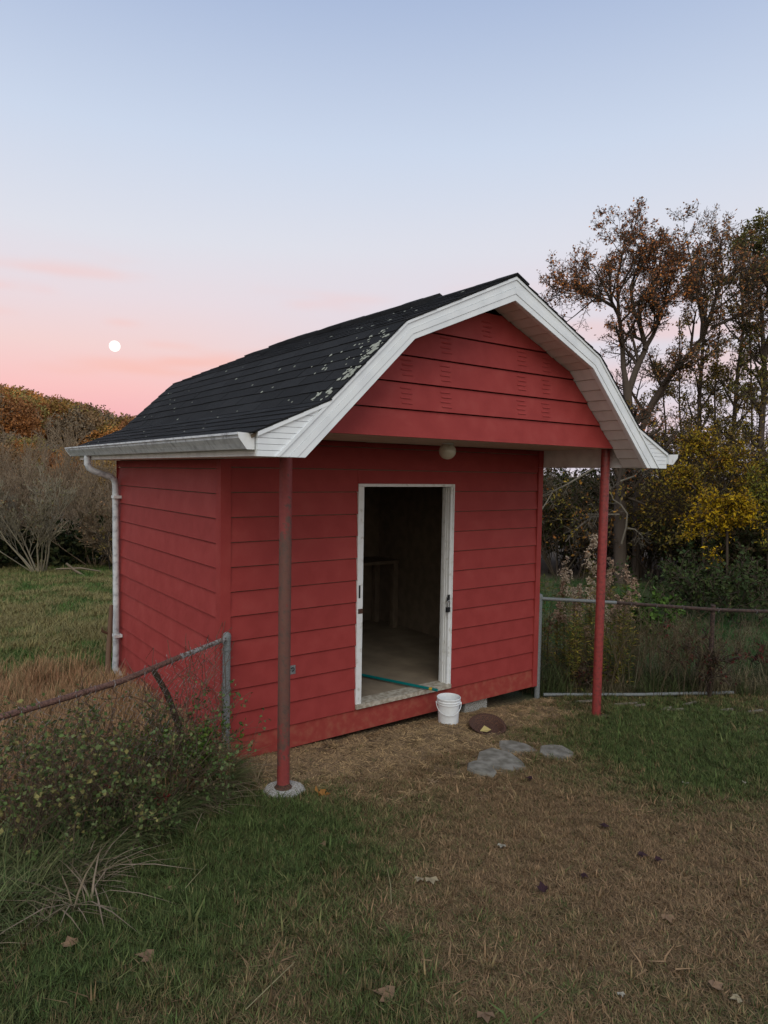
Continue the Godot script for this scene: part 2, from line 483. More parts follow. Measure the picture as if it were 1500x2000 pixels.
# ------------------------------------------------------------------ ground, hill, moon
var BLOBS := [  # dead-grass patches (+) and green patches (-): x, z, radius, weight
	[0.54, 2.7, 0.75, 1.0], [1.35, 1.95, 0.6, 1.0], [0.7, 3.6, 0.9, 0.9], [2.0, 1.2, 0.5, 0.7], [1.0, 0.75, 0.6, 0.8], [1.6, 0.5, 0.8, 0.9], [-0.85, 2.75, 0.32, 0.8], [1.5, 2.9, 0.7, 0.9], [-0.25, 3.3, 0.28, 0.6], [3.0, 0.3, 0.9, 0.6], [0.25, 0.75, 0.3, 0.5], [2.2, 3.5, 0.8, 0.7],
	[3.5, 1.9, 1.0, -1.2], [2.75, 2.55, 0.6, -1.0], [-0.9, 1.6, 0.75, -1.1], [-1.0, 2.1, 0.5, -0.9], [-0.1, 1.45, 0.45, -0.8], [-0.2, 1.0, 0.4, -0.6], [-0.6, 3.0, 0.3, -0.9], [-1.7, 2.2, 0.5, -0.8], [4.3, 1.6, 0.9, -1.0], [0.15, 2.2, 0.25, -0.4], [0.35, 3.25, 0.22, -0.6], [-0.3, 1.95, 0.35, -0.6]]
var patchn := FastNoiseLite.new()
func dead(x: float, z: float) -> float:       # 0 lush .. 1 dead
	var s := 0.0
	for b in BLOBS:
		var d2: float = (Vector2(x - b[0], z - b[1])).length_squared() / (b[2] * b[2])
		if d2 < 6: s += b[3] * exp(-d2)
	s += patchn.get_noise_2d(x * 60, z * 60) * 0.6 + patchn.get_noise_2d(x * 260 + 900, z * 260) * 0.55
	return clampf(0.47 + 0.42 * s, 0, 1)

func bare(x: float, z: float) -> float:       # trodden earth along the front wall
	return clampf(exp(-pow((z - 0.24 + 0.04 * x) / 0.27, 2)) * sm(-0.1, 0.3, x) * sm(3.6, 2.2, x) * (1.0 + 1.1 * patchn.get_noise_2d(x * 160, z * 160 + 77)), 0, 1)
func terrain() -> void:
	patchn.seed = 21; patchn.frequency = 0.02; patchn.fractal_octaves = 3
	var mb := MB.new()
	var rs := [0.0]
	var r := 0.12
	while r < 900:
		rs.append(r)
		r *= 1.075
	var segs := 168
	var o := Vector2(0.6, 1.8)
	var pv := func(i: int, j: int) -> Vector3:
		var w := TAU * j / segs
		var x: float = o.x + cos(w) * rs[i]
		var z: float = o.y + sin(w) * rs[i]
		return Vector3(x, gy(x, z), z)
	var cv := func(p: Vector3) -> Color:
		var k := dead(p.x, p.z)
		var near := Color(0.075, 0.064, 0.03).lerp(Color(0.20, 0.128, 0.07), k)
		near = near.lerp(Color(0.36, 0.235, 0.13), bare(p.x, p.z))
		var mead := Color(0.055, 0.085, 0.025).lerp(Color(0.12, 0.095, 0.045), sm(-0.1, 0.5, patchn.get_noise_2d(p.x * 9, p.z * 9)))
		var litter := Color(0.11, 0.075, 0.042)
		var east := sm(-0.3, 0.3, (p.x - 3.83) * 1.17 - p.z * 1.67)            # beyond the east fence
		var west := sm(0.3, -0.3, p.z - 0.7) * sm(0.2, -0.2, p.x) + sm(-3.0, -3.4, p.z)   # beyond the west fence and the shed
		var trees := sm(-17.0, -21.0, p.z) + sm(11.5, 14.0, p.x + patchn.get_noise_2d(p.x * 20, p.z * 20))   # leaf fall under the woods
		return near.lerp(mead, clampf(maxf(east, west), 0, 1)).lerp(litter, clampf(trees, 0, 1))
	var prev := []
	var pc := []
	for i in rs.size():
		var cur := []
		var cc := []
		for j in segs:
			var p: Vector3 = pv.call(i, j)
			cur.append(p); cc.append(cv.call(p))
		if i > 0:
			for j in segs:
				var m := (j + 1) % segs
				var a: Vector3 = prev[j]
				var b: Vector3 = prev[m]
				var c: Vector3 = cur[m]
				var d: Vector3 = cur[j]
				var n0 := (d - a).cross(c - a)
				if n0.y > 0: n0 = -n0
				n0 = -n0.normalized()
				for q in [[a, pc[j]], [c, cc[m]], [b, pc[m]], [a, pc[j]], [d, cc[j]], [c, cc[m]]]:
					mb.v.append(q[0]); mb.n.append(n0); mb.c.append(q[1])
		prev = cur; pc = cc
	# soft normals from the height function
	for i in mb.v.size():
		var p := mb.v[i]
		var e := 0.05 + Vector2(p.x, p.z).length() * 0.03
		mb.n[i] = Vector3(gy(p.x - e, p.z) - gy(p.x + e, p.z), 2 * e, gy(p.x, p.z - e) - gy(p.x, p.z + e)).normalized()
	var g := obj("ground", mb, M.land)
	tag(g, "uneven grassy ground running back to a wooded hill", "ground", "", "structure")
	# moon
	var s := SphereMesh.new()
	s.radius = 6.8; s.height = 13.6
	s.material = M.moon
	var mo := MeshInstance3D.new()
	mo.mesh = s
	mo.name = "moon"
	add_child(mo)
	mo.position = CAM + ray(224, 676).normalized() * 950.0
	tag(mo, "full white moon low in the pink dusk sky", "moon")
# ------------------------------------------------------------------ the shed
const W := 3.79
const D := 2.963
const XC := 1.910
const EX := 0.2032          # siding exposure
const Y0 := 1.784           # a lap line of the front wall
const ZF := 1.324           # face of the front rake boards
const ZG := 1.046           # gable wall over the porch
const ZB := -3.45           # rear roof edge
const EAVE := 2.0486
var OUTL := [Vector2(0, 3.5367), Vector2(1.1013, 3.0285), Vector2(1.7347, 2.4205), Vector2(2.275, 2.184)]
var INL := [Vector2(0, 3.35), Vector2(1.0182, 2.9185), Vector2(1.9037, 2.0486)]
func part(called: String, parent: Node) -> Node3D:
	var o := Node3D.new()
	o.name = called
	parent.add_child(o, true)
	o.position = -parent.get_meta("base")
	return o
func lap_z(x0: float, x1: float, y0: float, y1: float, z: float, s := 1.0) -> MB:      # a board on a wall facing +z (s = 1) or -z
	var mb := MB.new()
	var pr := [Vector3(x0, y0, z - 0.012 * s), Vector3(x0, y0, z + 0.017 * s), Vector3(x0, y1, z + 0.001 * s), Vector3(x0, y1, z - 0.012 * s)]
	if s < 0: pr.reverse()
	mb.prism(pr, Vector3(x1 - x0, 0, 0))
	return mb
func lap_x(z0: float, z1: float, y0: float, y1: float, x: float, s: float) -> MB:      # on a wall facing s * x
	var mb := MB.new()
	var pr := [Vector3(x - 0.012 * s, y0, z0), Vector3(x + 0.017 * s, y0, z0), Vector3(x + 0.001 * s, y1, z0), Vector3(x - 0.012 * s, y1, z0)]
	if s > 0: pr.reverse()
	mb.prism(pr, Vector3(0, 0, z1 - z0))
	return mb
func bx(x0: float, x1: float, y0: float, y1: float, z0: float, z1: float) -> MB:
	var mb := MB.new()
	mb.box(x0, x1, y0, y1, z0, z1)
	return mb
func red() -> Material: return pick([M.red, M.red2, M.red3])
func inner_half(y: float) -> float:
	return (3.35 - y) * 1.0182 / 0.4315 if y > 2.9185 else 1.0182 + (2.9185 - y) * 0.8855 / 0.8699

func shed() -> void:
	var t := thing("red_shed", Vector3(XC, -0.5, -1.0), "red lap-sided garden shed with black gambrel roof and open doorway", "shed")
	var dl := 1.305
	var dr := 2.48
	var dt := 1.855
	var ds := -0.195
	# front wall
	var fw := part("front_wall", t)
	for k in range(-2, 12):
		var y0 := Y0 - k * EX
		var y1 := minf(y0 + EX - 0.0085, 2.232)
		if y1 - y0 < 0.01: continue
		var m: Material = M.red_dusty if k == 11 else red()
		if y0 > dt or y1 < ds:
			obj("siding_board", lap_z(0.066, 3.738, y0, y1, 0), m, fw)
		else:
			obj("siding_board", lap_z(0.066, dl, y0, y1, 0), m, fw)
			obj("siding_board", lap_z(dr, 3.738, y0, y1, 0), m, fw)
			if y1 > dt: obj("siding_board", lap_z(dl + 0.001, dr - 0.001, dt + 0.001, y1, 0), m, fw)
			if y0 < ds: obj("siding_board", lap_z(dl + 0.001, dr - 0.001, y0, ds - 0.045, 0), m, fw)
	obj("wall_core", bx(0.02, dl, -0.44, 2.232, -0.1, -0.013), M.bare_wood, fw)
	obj("wall_core", bx(dr, W - 0.02, -0.44, 2.232, -0.1, -0.013), M.bare_wood, fw)
	obj("wall_core", bx(dl, dr, dt, 2.232, -0.1, -0.013), M.bare_wood, fw)
	obj("wall_core", bx(dl, dr, -0.44, ds - 0.045, -0.1, -0.013), M.bare_wood, fw)
	# west and east walls
	for s in [-1.0, 1.0]:
		var sw := part("side_wall", t)
		var x: float = 0.0 if s < 0 else W
		for k in range(-2, 12):
			var y0 := Y0 - 0.014 - k * EX
			var y1 := minf(y0 + EX - 0.0085, EAVE - 0.004)
			if y1 - y0 < 0.01: continue
			obj("siding_board", lap_x(-D, -0.078, y0, y1, x, s), M.red_dusty if k == 11 else red(), sw)
		obj("wall_core", bx(minf(x - s * 0.014, x - s * 0.1), maxf(x - s * 0.014, x - s * 0.1), -0.44, 2.232, -D + 0.014, -0.102), M.bare_wood, sw)
	# back wall, up to the roof
	var bw := part("back_wall", t)
	for k in range(-1, 12):
		var y0 := Y0 - k * EX
		obj("siding_board", lap_z(0.02, W - 0.02, y0, minf(y0 + EX - 0.006, 2.04), -D, -1.0), M.red2, bw)
	var gb := MB.new()
	gb.prism([Vector3(XC - 1.85, 2.06, -D + 0.02), Vector3(XC + 1.85, 2.06, -D + 0.02), Vector3(XC + 1.0182, 2.9185, -D + 0.02), Vector3(XC, 3.35, -D + 0.02), Vector3(XC - 1.0182, 2.9185, -D + 0.02)], Vector3(0, 0, -0.03))
	obj("gable_panel", gb, M.red2, bw)
	# corner boards
	var cb := MB.new()
	cb.box(-0.022, 0.066, -0.452, 2.046, -0.002, 0.021)
	cb.box(-0.022, 0.0, -0.466, 2.046, -0.076, -0.003)
	cb.box(0.006, 0.066, 2.047, 2.232, -0.002, 0.021)
	obj("corner_board", cb, M.red3, t)
	var cb2 := MB.new()
	cb2.box(3.74, W + 0.024, -0.452, 2.046, -0.002, 0.024)
	cb2.box(W + 0.001, W + 0.024, -0.452, 2.046, -0.076, -0.003)
	cb2.box(3.74, 3.814, 2.047, 2.232, -0.002, 0.0235)
	obj("corner_board", cb2, M.red3, t)
	obj("corner_board", bx(-0.022, 0.0, -0.46, 2.046, -D - 0.02, -D - 0.001), M.red3, t)
	# doorway
	var df := part("door_frame", t)
	obj("jamb", bx(dl, dl + 0.062, ds, dt - 0.028, -0.11, 0.024), M.white_old, df)
	var rj := MB.new()
	rj.box(dr - 0.045, dr - 0.012, ds, dt - 0.028, -0.11, 0.016)
	rj.box(dr - 0.012, dr, ds - 0.03, dt, -0.012, 0.026)
	rj.box(dr - 0.057, dr - 0.045, ds, dt - 0.028, -0.075, -0.045)
	rj.box(dr - 0.051, dr - 0.045, ds, dt - 0.028, -0.03, -0.018)
	obj("jamb", rj, M.white_old, df)
	obj("head", bx(dl, dr - 0.012, dt - 0.026, dt, -0.11, 0.026), M.white_old, df)
	var sl := MB.new()
	sl.box(dl + 0.002, dr - 0.002, ds - 0.043, ds - 0.002, -0.13, 0.04)
	obj("sill", sl, M.sill, df)
	obj("strike_hole", bx(dl + 0.016, dl + 0.034, 0.80, 0.92, 0.0, 0.0255), M.black, df)
	obj("latch_plate", bx(dl + 0.012, dl + 0.064, 0.655, 0.70, 0.0, 0.0265), M.rust, df)
	obj("hasp", bx(dr - 0.061, dr - 0.03, 0.67, 0.73, 0.0165, 0.0215), M.black, df)
	# inside
	var ins := part("interior", t)
	obj("floor", bx(0.101, W - 0.101, -0.26, -0.205, -D + 0.03, -0.131), M.wood_floor, ins)
	obj("lining", bx(0.115, W - 0.115, -0.2, 2.2, -D + 0.03, -D + 0.05), M.bare_wood, ins)
	obj("lining", bx(0.101, 0.112, -0.2, 2.2, -D + 0.05, -0.12), M.bare_wood, ins)
	obj("lining", bx(W - 0.112, W - 0.101, -0.2, 2.2, -D + 0.05, -0.12), M.bare_wood, ins)
	obj("ceiling", bx(0.102, W - 0.102, 2.205, 2.225, -D + 0.03, -0.102), M.bare_wood, ins)
	# porch ceiling, gable wall
	obj("porch_ceiling", bx(0.012, 3.808, 2.236, 2.25, 0.016, ZG - 0.012), M.ceiling, t)
	var gw := part("gable_wall", t)
	var ys := [2.235, 2.447, 2.650, 2.853, 3.056, 3.30]
	for i in 5:
		var a: float = ys[i]
		var b: float = ys[i + 1] - 0.0085
		var poly := []
		var zz := func(y: float) -> float: return ZG + lerpf(0.018, 0.001, (y - a) / (b - a))
		var right := [[inner_half(a), a]]
		if a < 2.9185 and b > 2.9185: right.append([inner_half(2.9185), 2.9185])
		right.append([inner_half(b), b])
		for q in right: poly.append(Vector3(XC + q[0] - 0.002, q[1], zz.call(q[1])))
		right.reverse()
		for q in right: poly.append(Vector3(XC - q[0] + 0.002, q[1], zz.call(q[1])))
		var mb := MB.new()
		mb.prism(poly, Vector3(0, 0, -0.03))
		obj("siding_board", mb, red(), gw)
	for q in [[1.03, 2.755], [1.03, 2.543], [1.42, 2.966], [1.42, 2.748], [1.43, 2.541], [1.86, 3.152], [2.29, 2.962], [2.295, 2.752], [2.30, 2.545], [2.61, 2.942], [2.615, 2.749], [2.62, 2.543]]:
		var lv := MB.new()
		for i in 4:
			var y: float = q[1] + (i - 1.5) * 0.038
			var off := 0.006 if i % 2 == 0 else -0.006
			var half := 0.05
			var bi := 0
			while bi < 4 and ys[bi + 1] < y: bi += 1
			var sf: float = ZG + lerpf(0.018, 0.001, (y - ys[bi]) / (ys[bi + 1] - ys[bi])) + 0.0055
			if absf(q[0] + off - XC) + half < inner_half(y + 0.02):
				lv.prism([Vector3(q[0] + off - half, y, ZG), Vector3(q[0] + off - half, y, sf), Vector3(q[0] + off - half, y + 0.013, sf - 0.007), Vector3(q[0] + off - half, y + 0.013, ZG)], Vector3(half * 2, 0, 0))
		if lv.v.size(): obj("louver_vent", lv, M.red, gw)
	# posts
	for s in [-1.0, 1.0]:
		var px: float = XC + s * 1.82
		var b := gy(px, 0.9)
		var pp := part("post", t)
		if s < 0:
			b = -0.335
			var p1 := MB.new()
			worn_pipe(p1, px, 0.9, b, 2.234)
			obj("pipe", p1, M.flaked, pp)
		else:
			b = -0.545
			var p1 := MB.new()
			p1.tube([Vector3(px - 0.012, b, 0.905), Vector3(px, 2.234, 0.9)], [0.045, 0.045], 20)
			obj("pipe", p1, M.post_red, pp)
		var fl := MB.new()
		fl.lathe([Vector2(0, -0.02), Vector2(0.085, -0.02), Vector2(0.088, 0.006), Vector2(0.07, 0.014), Vector2(0.054, 0.03), Vector2(0.0465, 0.05)], 24, Vector3(px, b, 0.9))
		obj("base_flange", fl, M.rust, pp)
	roof(t)
	# downspout at the rear corner
	var dn := part("downspout", t)
	var z := -2.87
	var mb := MB.new()
	mb.tube([Vector3(-0.36, 2.09, z), Vector3(-0.36, 2.0, z), Vector3(-0.34, 1.955, z), Vector3(-0.29, 1.92, z), Vector3(-0.12, 1.865, z), Vector3(-0.075, 1.83, z), Vector3(-0.062, 1.77, z), Vector3(-0.062, 0.4, z), Vector3(-0.07, -0.2, z + 0.01), Vector3(-0.085, -0.32, z + 0.03), Vector3(-0.04, -0.42, z + 0.06)], [0.036, 0.036, 0.037, 0.037, 0.036, 0.037, 0.036, 0.036, 0.036, 0.037, 0.035], 10)
	obj("pipe", mb, M.gutter, dn)
	for y in [1.62, 0.03]:
		obj("strap", bx(-0.1, -0.015, y, y + 0.03, z - 0.036, z + 0.075), M.white_old, dn)
	# small bits on the front wall
	var pl := part("wall_plate", t)
	obj("plate", bx(0.61, 0.672, 0.20, 0.275, 0.002, 0.018), M.galv, pl)
	var hk := MB.new()
	hk.tube([Vector3(0.635, 0.225, 0.02), Vector3(0.652, 0.24, 0.032), Vector3(0.648, 0.258, 0.032), Vector3(0.635, 0.262, 0.026), Vector3(0.628, 0.25, 0.02)], [0.004, 0.004, 0.004, 0.004, 0.004], 6)
	obj("hook", hk, M.black, pl)

func worn_pipe(mb: MB, x: float, z: float, ya: float, yb: float) -> void:     # red paint flaked off to rust along the middle of the pipe
	var fn := FastNoiseLite.new()
	fn.seed = 4; fn.frequency = 1.0; fn.fractal_octaves = 4
	var rows := 300
	var sides := 26
	var put := func(i: int, j: int) -> Array:
		var w := TAU * j / sides
		var y := lerpf(ya, yb, float(i) / rows)
		var n := fn.get_noise_3d(cos(w) * 1.1, y * 14.0, sin(w) * 1.1) + 0.6 * fn.get_noise_3d(cos(w) * 3.0, y * 60.0, sin(w) * 3.0)
		var big := fn.get_noise_3d(cos(w) * 0.5, y * 2.5 + 40, sin(w) * 0.5)
		var wear := sm(1.9, 1.2, y) * sm(-0.6, 0.4, y) * 0.9 - 0.42 + big * 0.6 + n * 0.55
		var k := sm(-0.02, 0.05, wear)
		var c := Color(0.25, 0.042, 0.038).lerp(Color(0.145, 0.06, 0.046).lerp(Color(0.08, 0.048, 0.038), sm(0.0, 0.5, n)), k)
		return [Vector3(x + cos(w) * (0.045 - 0.001 * k + 0.0012 * n * k), y, z + sin(w) * (0.045 - 0.001 * k + 0.0012 * n * k)), Vector3(cos(w), 0, sin(w)), c * (1.0 + 0.25 * n)]
	var prev := []
	for i in rows + 1:
		var cur := []
		for j in sides: cur.append(put.call(i, j))
		if i > 0:
			for j in sides:
				var m := (j + 1) % sides
				for q in [prev[j], prev[m], cur[m], prev[j], cur[m], cur[j]]:
					mb.v.append(q[0]); mb.n.append(q[1]); mb.c.append(q[2])
		prev = cur
func roof(t: Node3D) -> void:
	var rf_ := part("roof", t)
	# decking
	for s in [-1.0, 1.0]:
		for i in 3:
			var a: Vector2 = OUTL[i]
			var b: Vector2 = OUTL[i + 1]
			var nn := Vector2(-(b.y - a.y), b.x - a.x).normalized() * 0.02
			var pr := [Vector3(XC + s * a.x, a.y - 0.006, ZF - 0.03), Vector3(XC + s * b.x, b.y - 0.006, ZF - 0.03), Vector3(XC + s * (b.x - nn.x), b.y - nn.y - 0.006, ZF - 0.03), Vector3(XC + s * (a.x - nn.x), a.y - nn.y - 0.006, ZF - 0.03)]
			if s > 0: pr.reverse()
			var mb := MB.new()
			mb.prism(pr, Vector3(0, 0, ZB - ZF + 0.04))
			obj("deck", mb, M.bare_wood, rf_)
	# shingles: every tab of the west slopes, whole courses on the slopes turned away
	var z1 := ZF + 0.012
	var len := z1 - ZB
	var per := 13
	var w := len / per
	for i in 3:
		var a := Vector3(XC - OUTL[i].x, OUTL[i].y, 0)
		var b := Vector3(XC - OUTL[i + 1].x, OUTL[i + 1].y, 0)
		var dn := (b - a).normalized()
		var nor := dn.cross(Vector3(0, 0, -1)).normalized()
		if nor.y < 0: nor = -nor
		var ls := a.distance_to(b)
		var rows := roundi(ls / 0.128)
		var ex := ls / rows
		var bms := []
		for k in 4:
			var bm := BoxMesh.new()
			bm.size = Vector3(w - 0.006, 0.008, ex * 1.28)
			bm.material = M.shingle[k]
			bms.append(bm)
		for r in rows:
			var half := r % 2 == 1
			for k in per + (1 if half else 0):
				var za := ZB + (k - (0.5 if half else 0.0)) * w
				var zb := za + w
				za = maxf(za, ZB); zb = minf(zb, z1)
				var o := MeshInstance3D.new()
				o.mesh = pick(bms)
				o.name = "shingle"
				rf_.add_child(o, true)
				var lift := 0.008 + rf(0, 0.003)
				var zz := (dn * ex * 1.28 + nor * 0.008).normalized()
				var yy := zz.cross(Vector3(0, 0, 1)).normalized()
				if yy.y < 0: yy = -yy
				var bs := Basis(yy.cross(zz).normalized() * ((zb - za) / w), yy, zz).rotated(nor, rf(-0.006, 0.006))
				o.transform = Transform3D(bs, a + dn * (ex * (r + 0.42) + rf(-0.004, 0.004)) + nor * lift + Vector3(0, 0, (za + zb) / 2))
	var east := MB.new()
	for i in 3:
		var a := Vector3(XC + OUTL[i].x, OUTL[i].y, 0)
		var b := Vector3(XC + OUTL[i + 1].x, OUTL[i + 1].y, 0)
		var dn := (b - a).normalized()
		var nor := Vector3(-dn.y, dn.x, 0)
		if nor.y < 0: nor = -nor
		var rows := roundi(a.distance_to(b) / 0.128)
		var ex := a.distance_to(b) / rows
		for r in rows:
			var p := a + dn * ex * r + nor * 0.002
			var q := a + dn * ex * (r + 1.02) + nor * 0.004
			east.prism([p + Vector3(0, 0, z1), q + Vector3(0, 0, z1), q + nor * 0.012 + Vector3(0, 0, z1), p + nor * 0.005 + Vector3(0, 0, z1)], Vector3(0, 0, -len))
	var es := obj("shingle_courses", east, M.shingle[0], rf_)
	es.set_meta("kind", "stuff")
	# ridge caps: flat at both ends, raised over the vent between
	var zc := ZB
	while zc < z1 - 0.02:
		var ze := minf(zc + 0.24, z1)
		var hi := 0.012
		if zc > -2.95 and zc < 0.2: hi = 0.045
		var wd := 0.14
		var dy := wd * 0.4615
		var cap := MB.new()
		var tw := rf(-0.004, 0.006)
		for s in [-1.0, 1.0]:
			var pr := [Vector3(XC, 3.5367 + hi + 0.012, ze), Vector3(XC + s * wd, 3.5367 - dy + hi + 0.012, ze), Vector3(XC + s * wd, 3.5367 - dy + hi - 0.03 * float(hi > 0.02), ze), Vector3(XC, 3.5367 + hi - 0.03 * float(hi > 0.02), ze)]
			if s > 0: pr.reverse()
			for i in 4: pr[i].y += tw
			cap.prism(pr, Vector3(0, 0, zc - ze - 0.004))
		obj("ridge_cap", cap, pick(M.shingle), rf_)
		zc = ze
	# lichen on the west slopes
	var li := MB.new()
	var spot := func(i: int, f: float, z: float, r: float) -> void:
		var a := Vector3(XC - OUTL[i].x, OUTL[i].y, 0)
		var b := Vector3(XC - OUTL[i + 1].x, OUTL[i + 1].y, 0)
		var dn := (b - a).normalized()
		var nor := Vector3(dn.y, -dn.x, 0)
		if nor.y < 0: nor = -nor
		var o := a.lerp(b, f) + nor * 0.0185 + Vector3(0, 0, z)
		var k := 9
		var ring := []
		for j in k:
			var th := TAU * j / k
			ring.append(o + (dn * cos(th) * 0.8 + Vector3(0, 0, sin(th))) * r * rf(0.55, 1.25) - nor * 0.001)
		for j in k: li.tri(o + nor * 0.002, ring[j], ring[(j + 1) % k], nor)
	for i in 13:
		var f0 := rf(0.1, 0.97)
		var z0 := z1 - 0.03 - absf(rng.randfn(0, 0.07))
		for j in 6: spot.call(1, clampf(f0 + rng.randfn(0, 0.03), 0.02, 0.99), minf(z0 + rng.randfn(0, 0.025), z1 - 0.012), rf(0.006, 0.028))
	for i in 26: spot.call(1, rf(0.05, 0.5), z1 - rf(0.05, 0.5) * rf(0.3, 1), rf(0.006, 0.022))
	for i in 40: spot.call(1, rf(0.05, 0.98), 1.1 - 4.2 * pow(rng.randf(), 1.5), rf(0.006, 0.02))
	for i in 8: spot.call(2, rf(0.1, 0.9), rf(-3.2, 1.1), rf(0.006, 0.016))
	for i in 12: spot.call(0, rf(0.1, 0.9), rf(-0.5, 1.2), rf(0.008, 0.024))
	var lo := obj("lichen", li, M.lichen, rf_)
	lo.set_meta("kind", "stuff")
	# rake boards: folded white metal, four long bands with steps between
	var oe := Vector2(2.122, EAVE)
	for s in [-1.0, 1.0]:
		var runs := [[OUTL[0], OUTL[1], INL[0], INL[1]], [OUTL[1], oe, INL[1], INL[2]]]
		for q in runs:
			var mb := MB.new()
			var st := [0.0, 0.13, 0.44, 0.72, 1.0]
			for i in 4:
				var pr := []
				var t0: float = st[i] + (0.012 if i > 0 else 0.0)
				var t1: float = st[i + 1]
				for e in [q[0].lerp(q[2], t0), q[0].lerp(q[2], t1), q[1].lerp(q[3], t1), q[1].lerp(q[3], t0)]:
					pr.append(Vector3(XC + s * e.x, e.y, ZF + [0.008, 0.0, 0.004, 0.0][i] - 0.004))
				if s > 0: pr.reverse()
				mb.prism(pr, Vector3(0, 0, -0.045))
			var bk := []
			for e in [q[0], q[2], q[3], q[1]]: bk.append(Vector3(XC + s * e.x, e.y - 0.002, ZF - 0.012))
			if s > 0: bk.reverse()
			mb.prism(bk, Vector3(0, 0, -0.03))
			obj("rake_board", mb, M.white, rf_)
		# flared eave end with level laps
		var ep := MB.new()
		var yb := [EAVE, 2.087, 2.1255, 2.164, 2.1993, 2.24, 2.28, 2.32, 2.37, 2.418]
		for i in yb.size() - 1:
			var ya: float = yb[i] + 0.0
			var yt: float = yb[i + 1] - 0.0025
			var pr := []
			for y in [ya, yt]:
				pr.append(Vector2(1.7347 + (2.4205 - y) * 1.0418 + 0.001, y))
			for y in [yt, ya]:
				pr.append(Vector2(minf(2.2399, 1.7347 + (2.4205 - y) * 2.284), y))
			var p3 := []
			for e in pr: p3.append(Vector3(XC + s * e.x, e.y, ZF - 0.006 + (0.003 if e.y == ya else -0.001)))
			if s > 0: p3.reverse()
			ep.prism(p3, Vector3(0, 0, -0.03))
		var tr := [Vector3(XC + s * 1.7347, 2.42, ZF + 0.006), Vector3(XC + s * 1.735, 2.395, ZF + 0.006), Vector3(XC + s * 2.243, 2.172, ZF + 0.006), Vector3(XC + s * 2.243, 2.199, ZF + 0.006)]
		if s > 0: tr.reverse()
		ep.prism(tr, Vector3(0, 0, -0.02))
		obj("eave_return", ep, M.white, rf_)
		# soffit panels under the front overhang
		for g in 2:
			var a: Vector2 = INL[g]
			var b: Vector2 = INL[g + 1]
			var cnt := roundi(a.distance_to(b) / 0.122)
			for i in cnt:
				var p := a.lerp(b, (i + 0.03) / cnt)
				var q := a.lerp(b, (i + 0.93) / cnt)
				var nn := Vector2(b.y - a.y, a.x - b.x).normalized() * 0.012
				if nn.y < 0: nn = -nn
				p += nn * 0.55
				var pr := [Vector3(XC + s * p.x, p.y, ZF - 0.046), Vector3(XC + s * q.x, q.y, ZF - 0.046), Vector3(XC + s * (q.x + nn.x), q.y + nn.y + 0.004, ZF - 0.046), Vector3(XC + s * (p.x + nn.x), p.y + nn.y, ZF - 0.046)]
				if s < 0: pr.reverse()
				var mb := MB.new()
				mb.prism(pr, Vector3(0, 0, ZG - ZF + 0.046 + 0.001))
				obj("soffit_panel", mb, M.soffit, rf_)
			var bkp := MB.new()
			var n2 := Vector2(b.y - a.y, a.x - b.x).normalized() * 0.02
			if n2.y < 0: n2 = -n2
			var pb := [Vector3(XC + s * (a.x + n2.x * 0.75), a.y + n2.y * 0.75, ZF - 0.048), Vector3(XC + s * (b.x + n2.x * 0.75), b.y + n2.y * 0.75, ZF - 0.048), Vector3(XC + s * (b.x + n2.x), b.y + n2.y, ZF - 0.048), Vector3(XC + s * (a.x + n2.x), a.y + n2.y, ZF - 0.048)]
			if s < 0: pb.reverse()
			bkp.prism(pb, Vector3(0, 0, ZG - ZF + 0.05))
			obj("soffit_backing", bkp, M.soffit, rf_)
		# boxed eave and gutter
		var xi: float = XC + s * 1.906
		var xo: float = XC + s * 2.236
		var eb := MB.new()
		eb.box(minf(xi, xo), maxf(xi, xo), EAVE + 0.001, EAVE + 0.014, ZB + 0.06, ZF - 0.05)
		eb.box(minf(xo - s * 0.018, xo), maxf(xo - s * 0.018, xo), EAVE + 0.015, 2.178, ZB + 0.06, ZF - 0.05)
		eb.box(minf(xi + s * 0.014, xi), maxf(xi + s * 0.014, xi), EAVE + 0.015, 2.245, 0.02, ZG - 0.01)
		obj("eave_box", eb, M.soffit, rf_)
		var gu := part2("gutter", t)
		gu.position = -t.get_meta("base")
		var prof := [Vector2(2.242, 2.185), Vector2(2.242, 2.092), Vector2(2.295, 2.092), Vector2(2.318, 2.125), Vector2(2.345, 2.158), Vector2(2.348, 2.185)]
		if s > 0:
			for i in prof.size(): prof[i].x = 2.242 + (prof[i].x - 2.242) * 1.5
		var zg := 1.335 if s > 0 else 1.282
		var go := 0.05 if s > 0 else 0.0
		var gm := MB.new()
		for i in prof.size() - 1:
			var a: Vector2 = prof[i]
			var b: Vector2 = prof[i + 1]
			var nn := Vector2(-(b.y - a.y), b.x - a.x).normalized() * 0.003
			var pr := [Vector3(XC + s * a.x, a.y, zg), Vector3(XC + s * b.x, b.y, zg), Vector3(XC + s * (b.x + nn.x), b.y + nn.y, zg), Vector3(XC + s * (a.x + nn.x), a.y + nn.y, zg)]
			if s < 0: pr.reverse()
			gm.prism(pr, Vector3(0, 0, -4.86))
		gm.prism([Vector3(XC + 2.39, 2.178, zg - 0.002), Vector3(XC + 2.41, 2.178, zg - 0.002), Vector3(XC + 2.41, 2.192, zg - 0.002), Vector3(XC + 2.39, 2.192, zg - 0.002)] if s > 0 else [Vector3(XC - 2.36, 2.178, 1.28), Vector3(XC - 2.34, 2.178, 1.28), Vector3(XC - 2.34, 2.192, 1.28), Vector3(XC - 2.36, 2.192, 1.28)], Vector3(0, 0, -4.855))
		gu.mesh = gm.mesh(M.gutter)
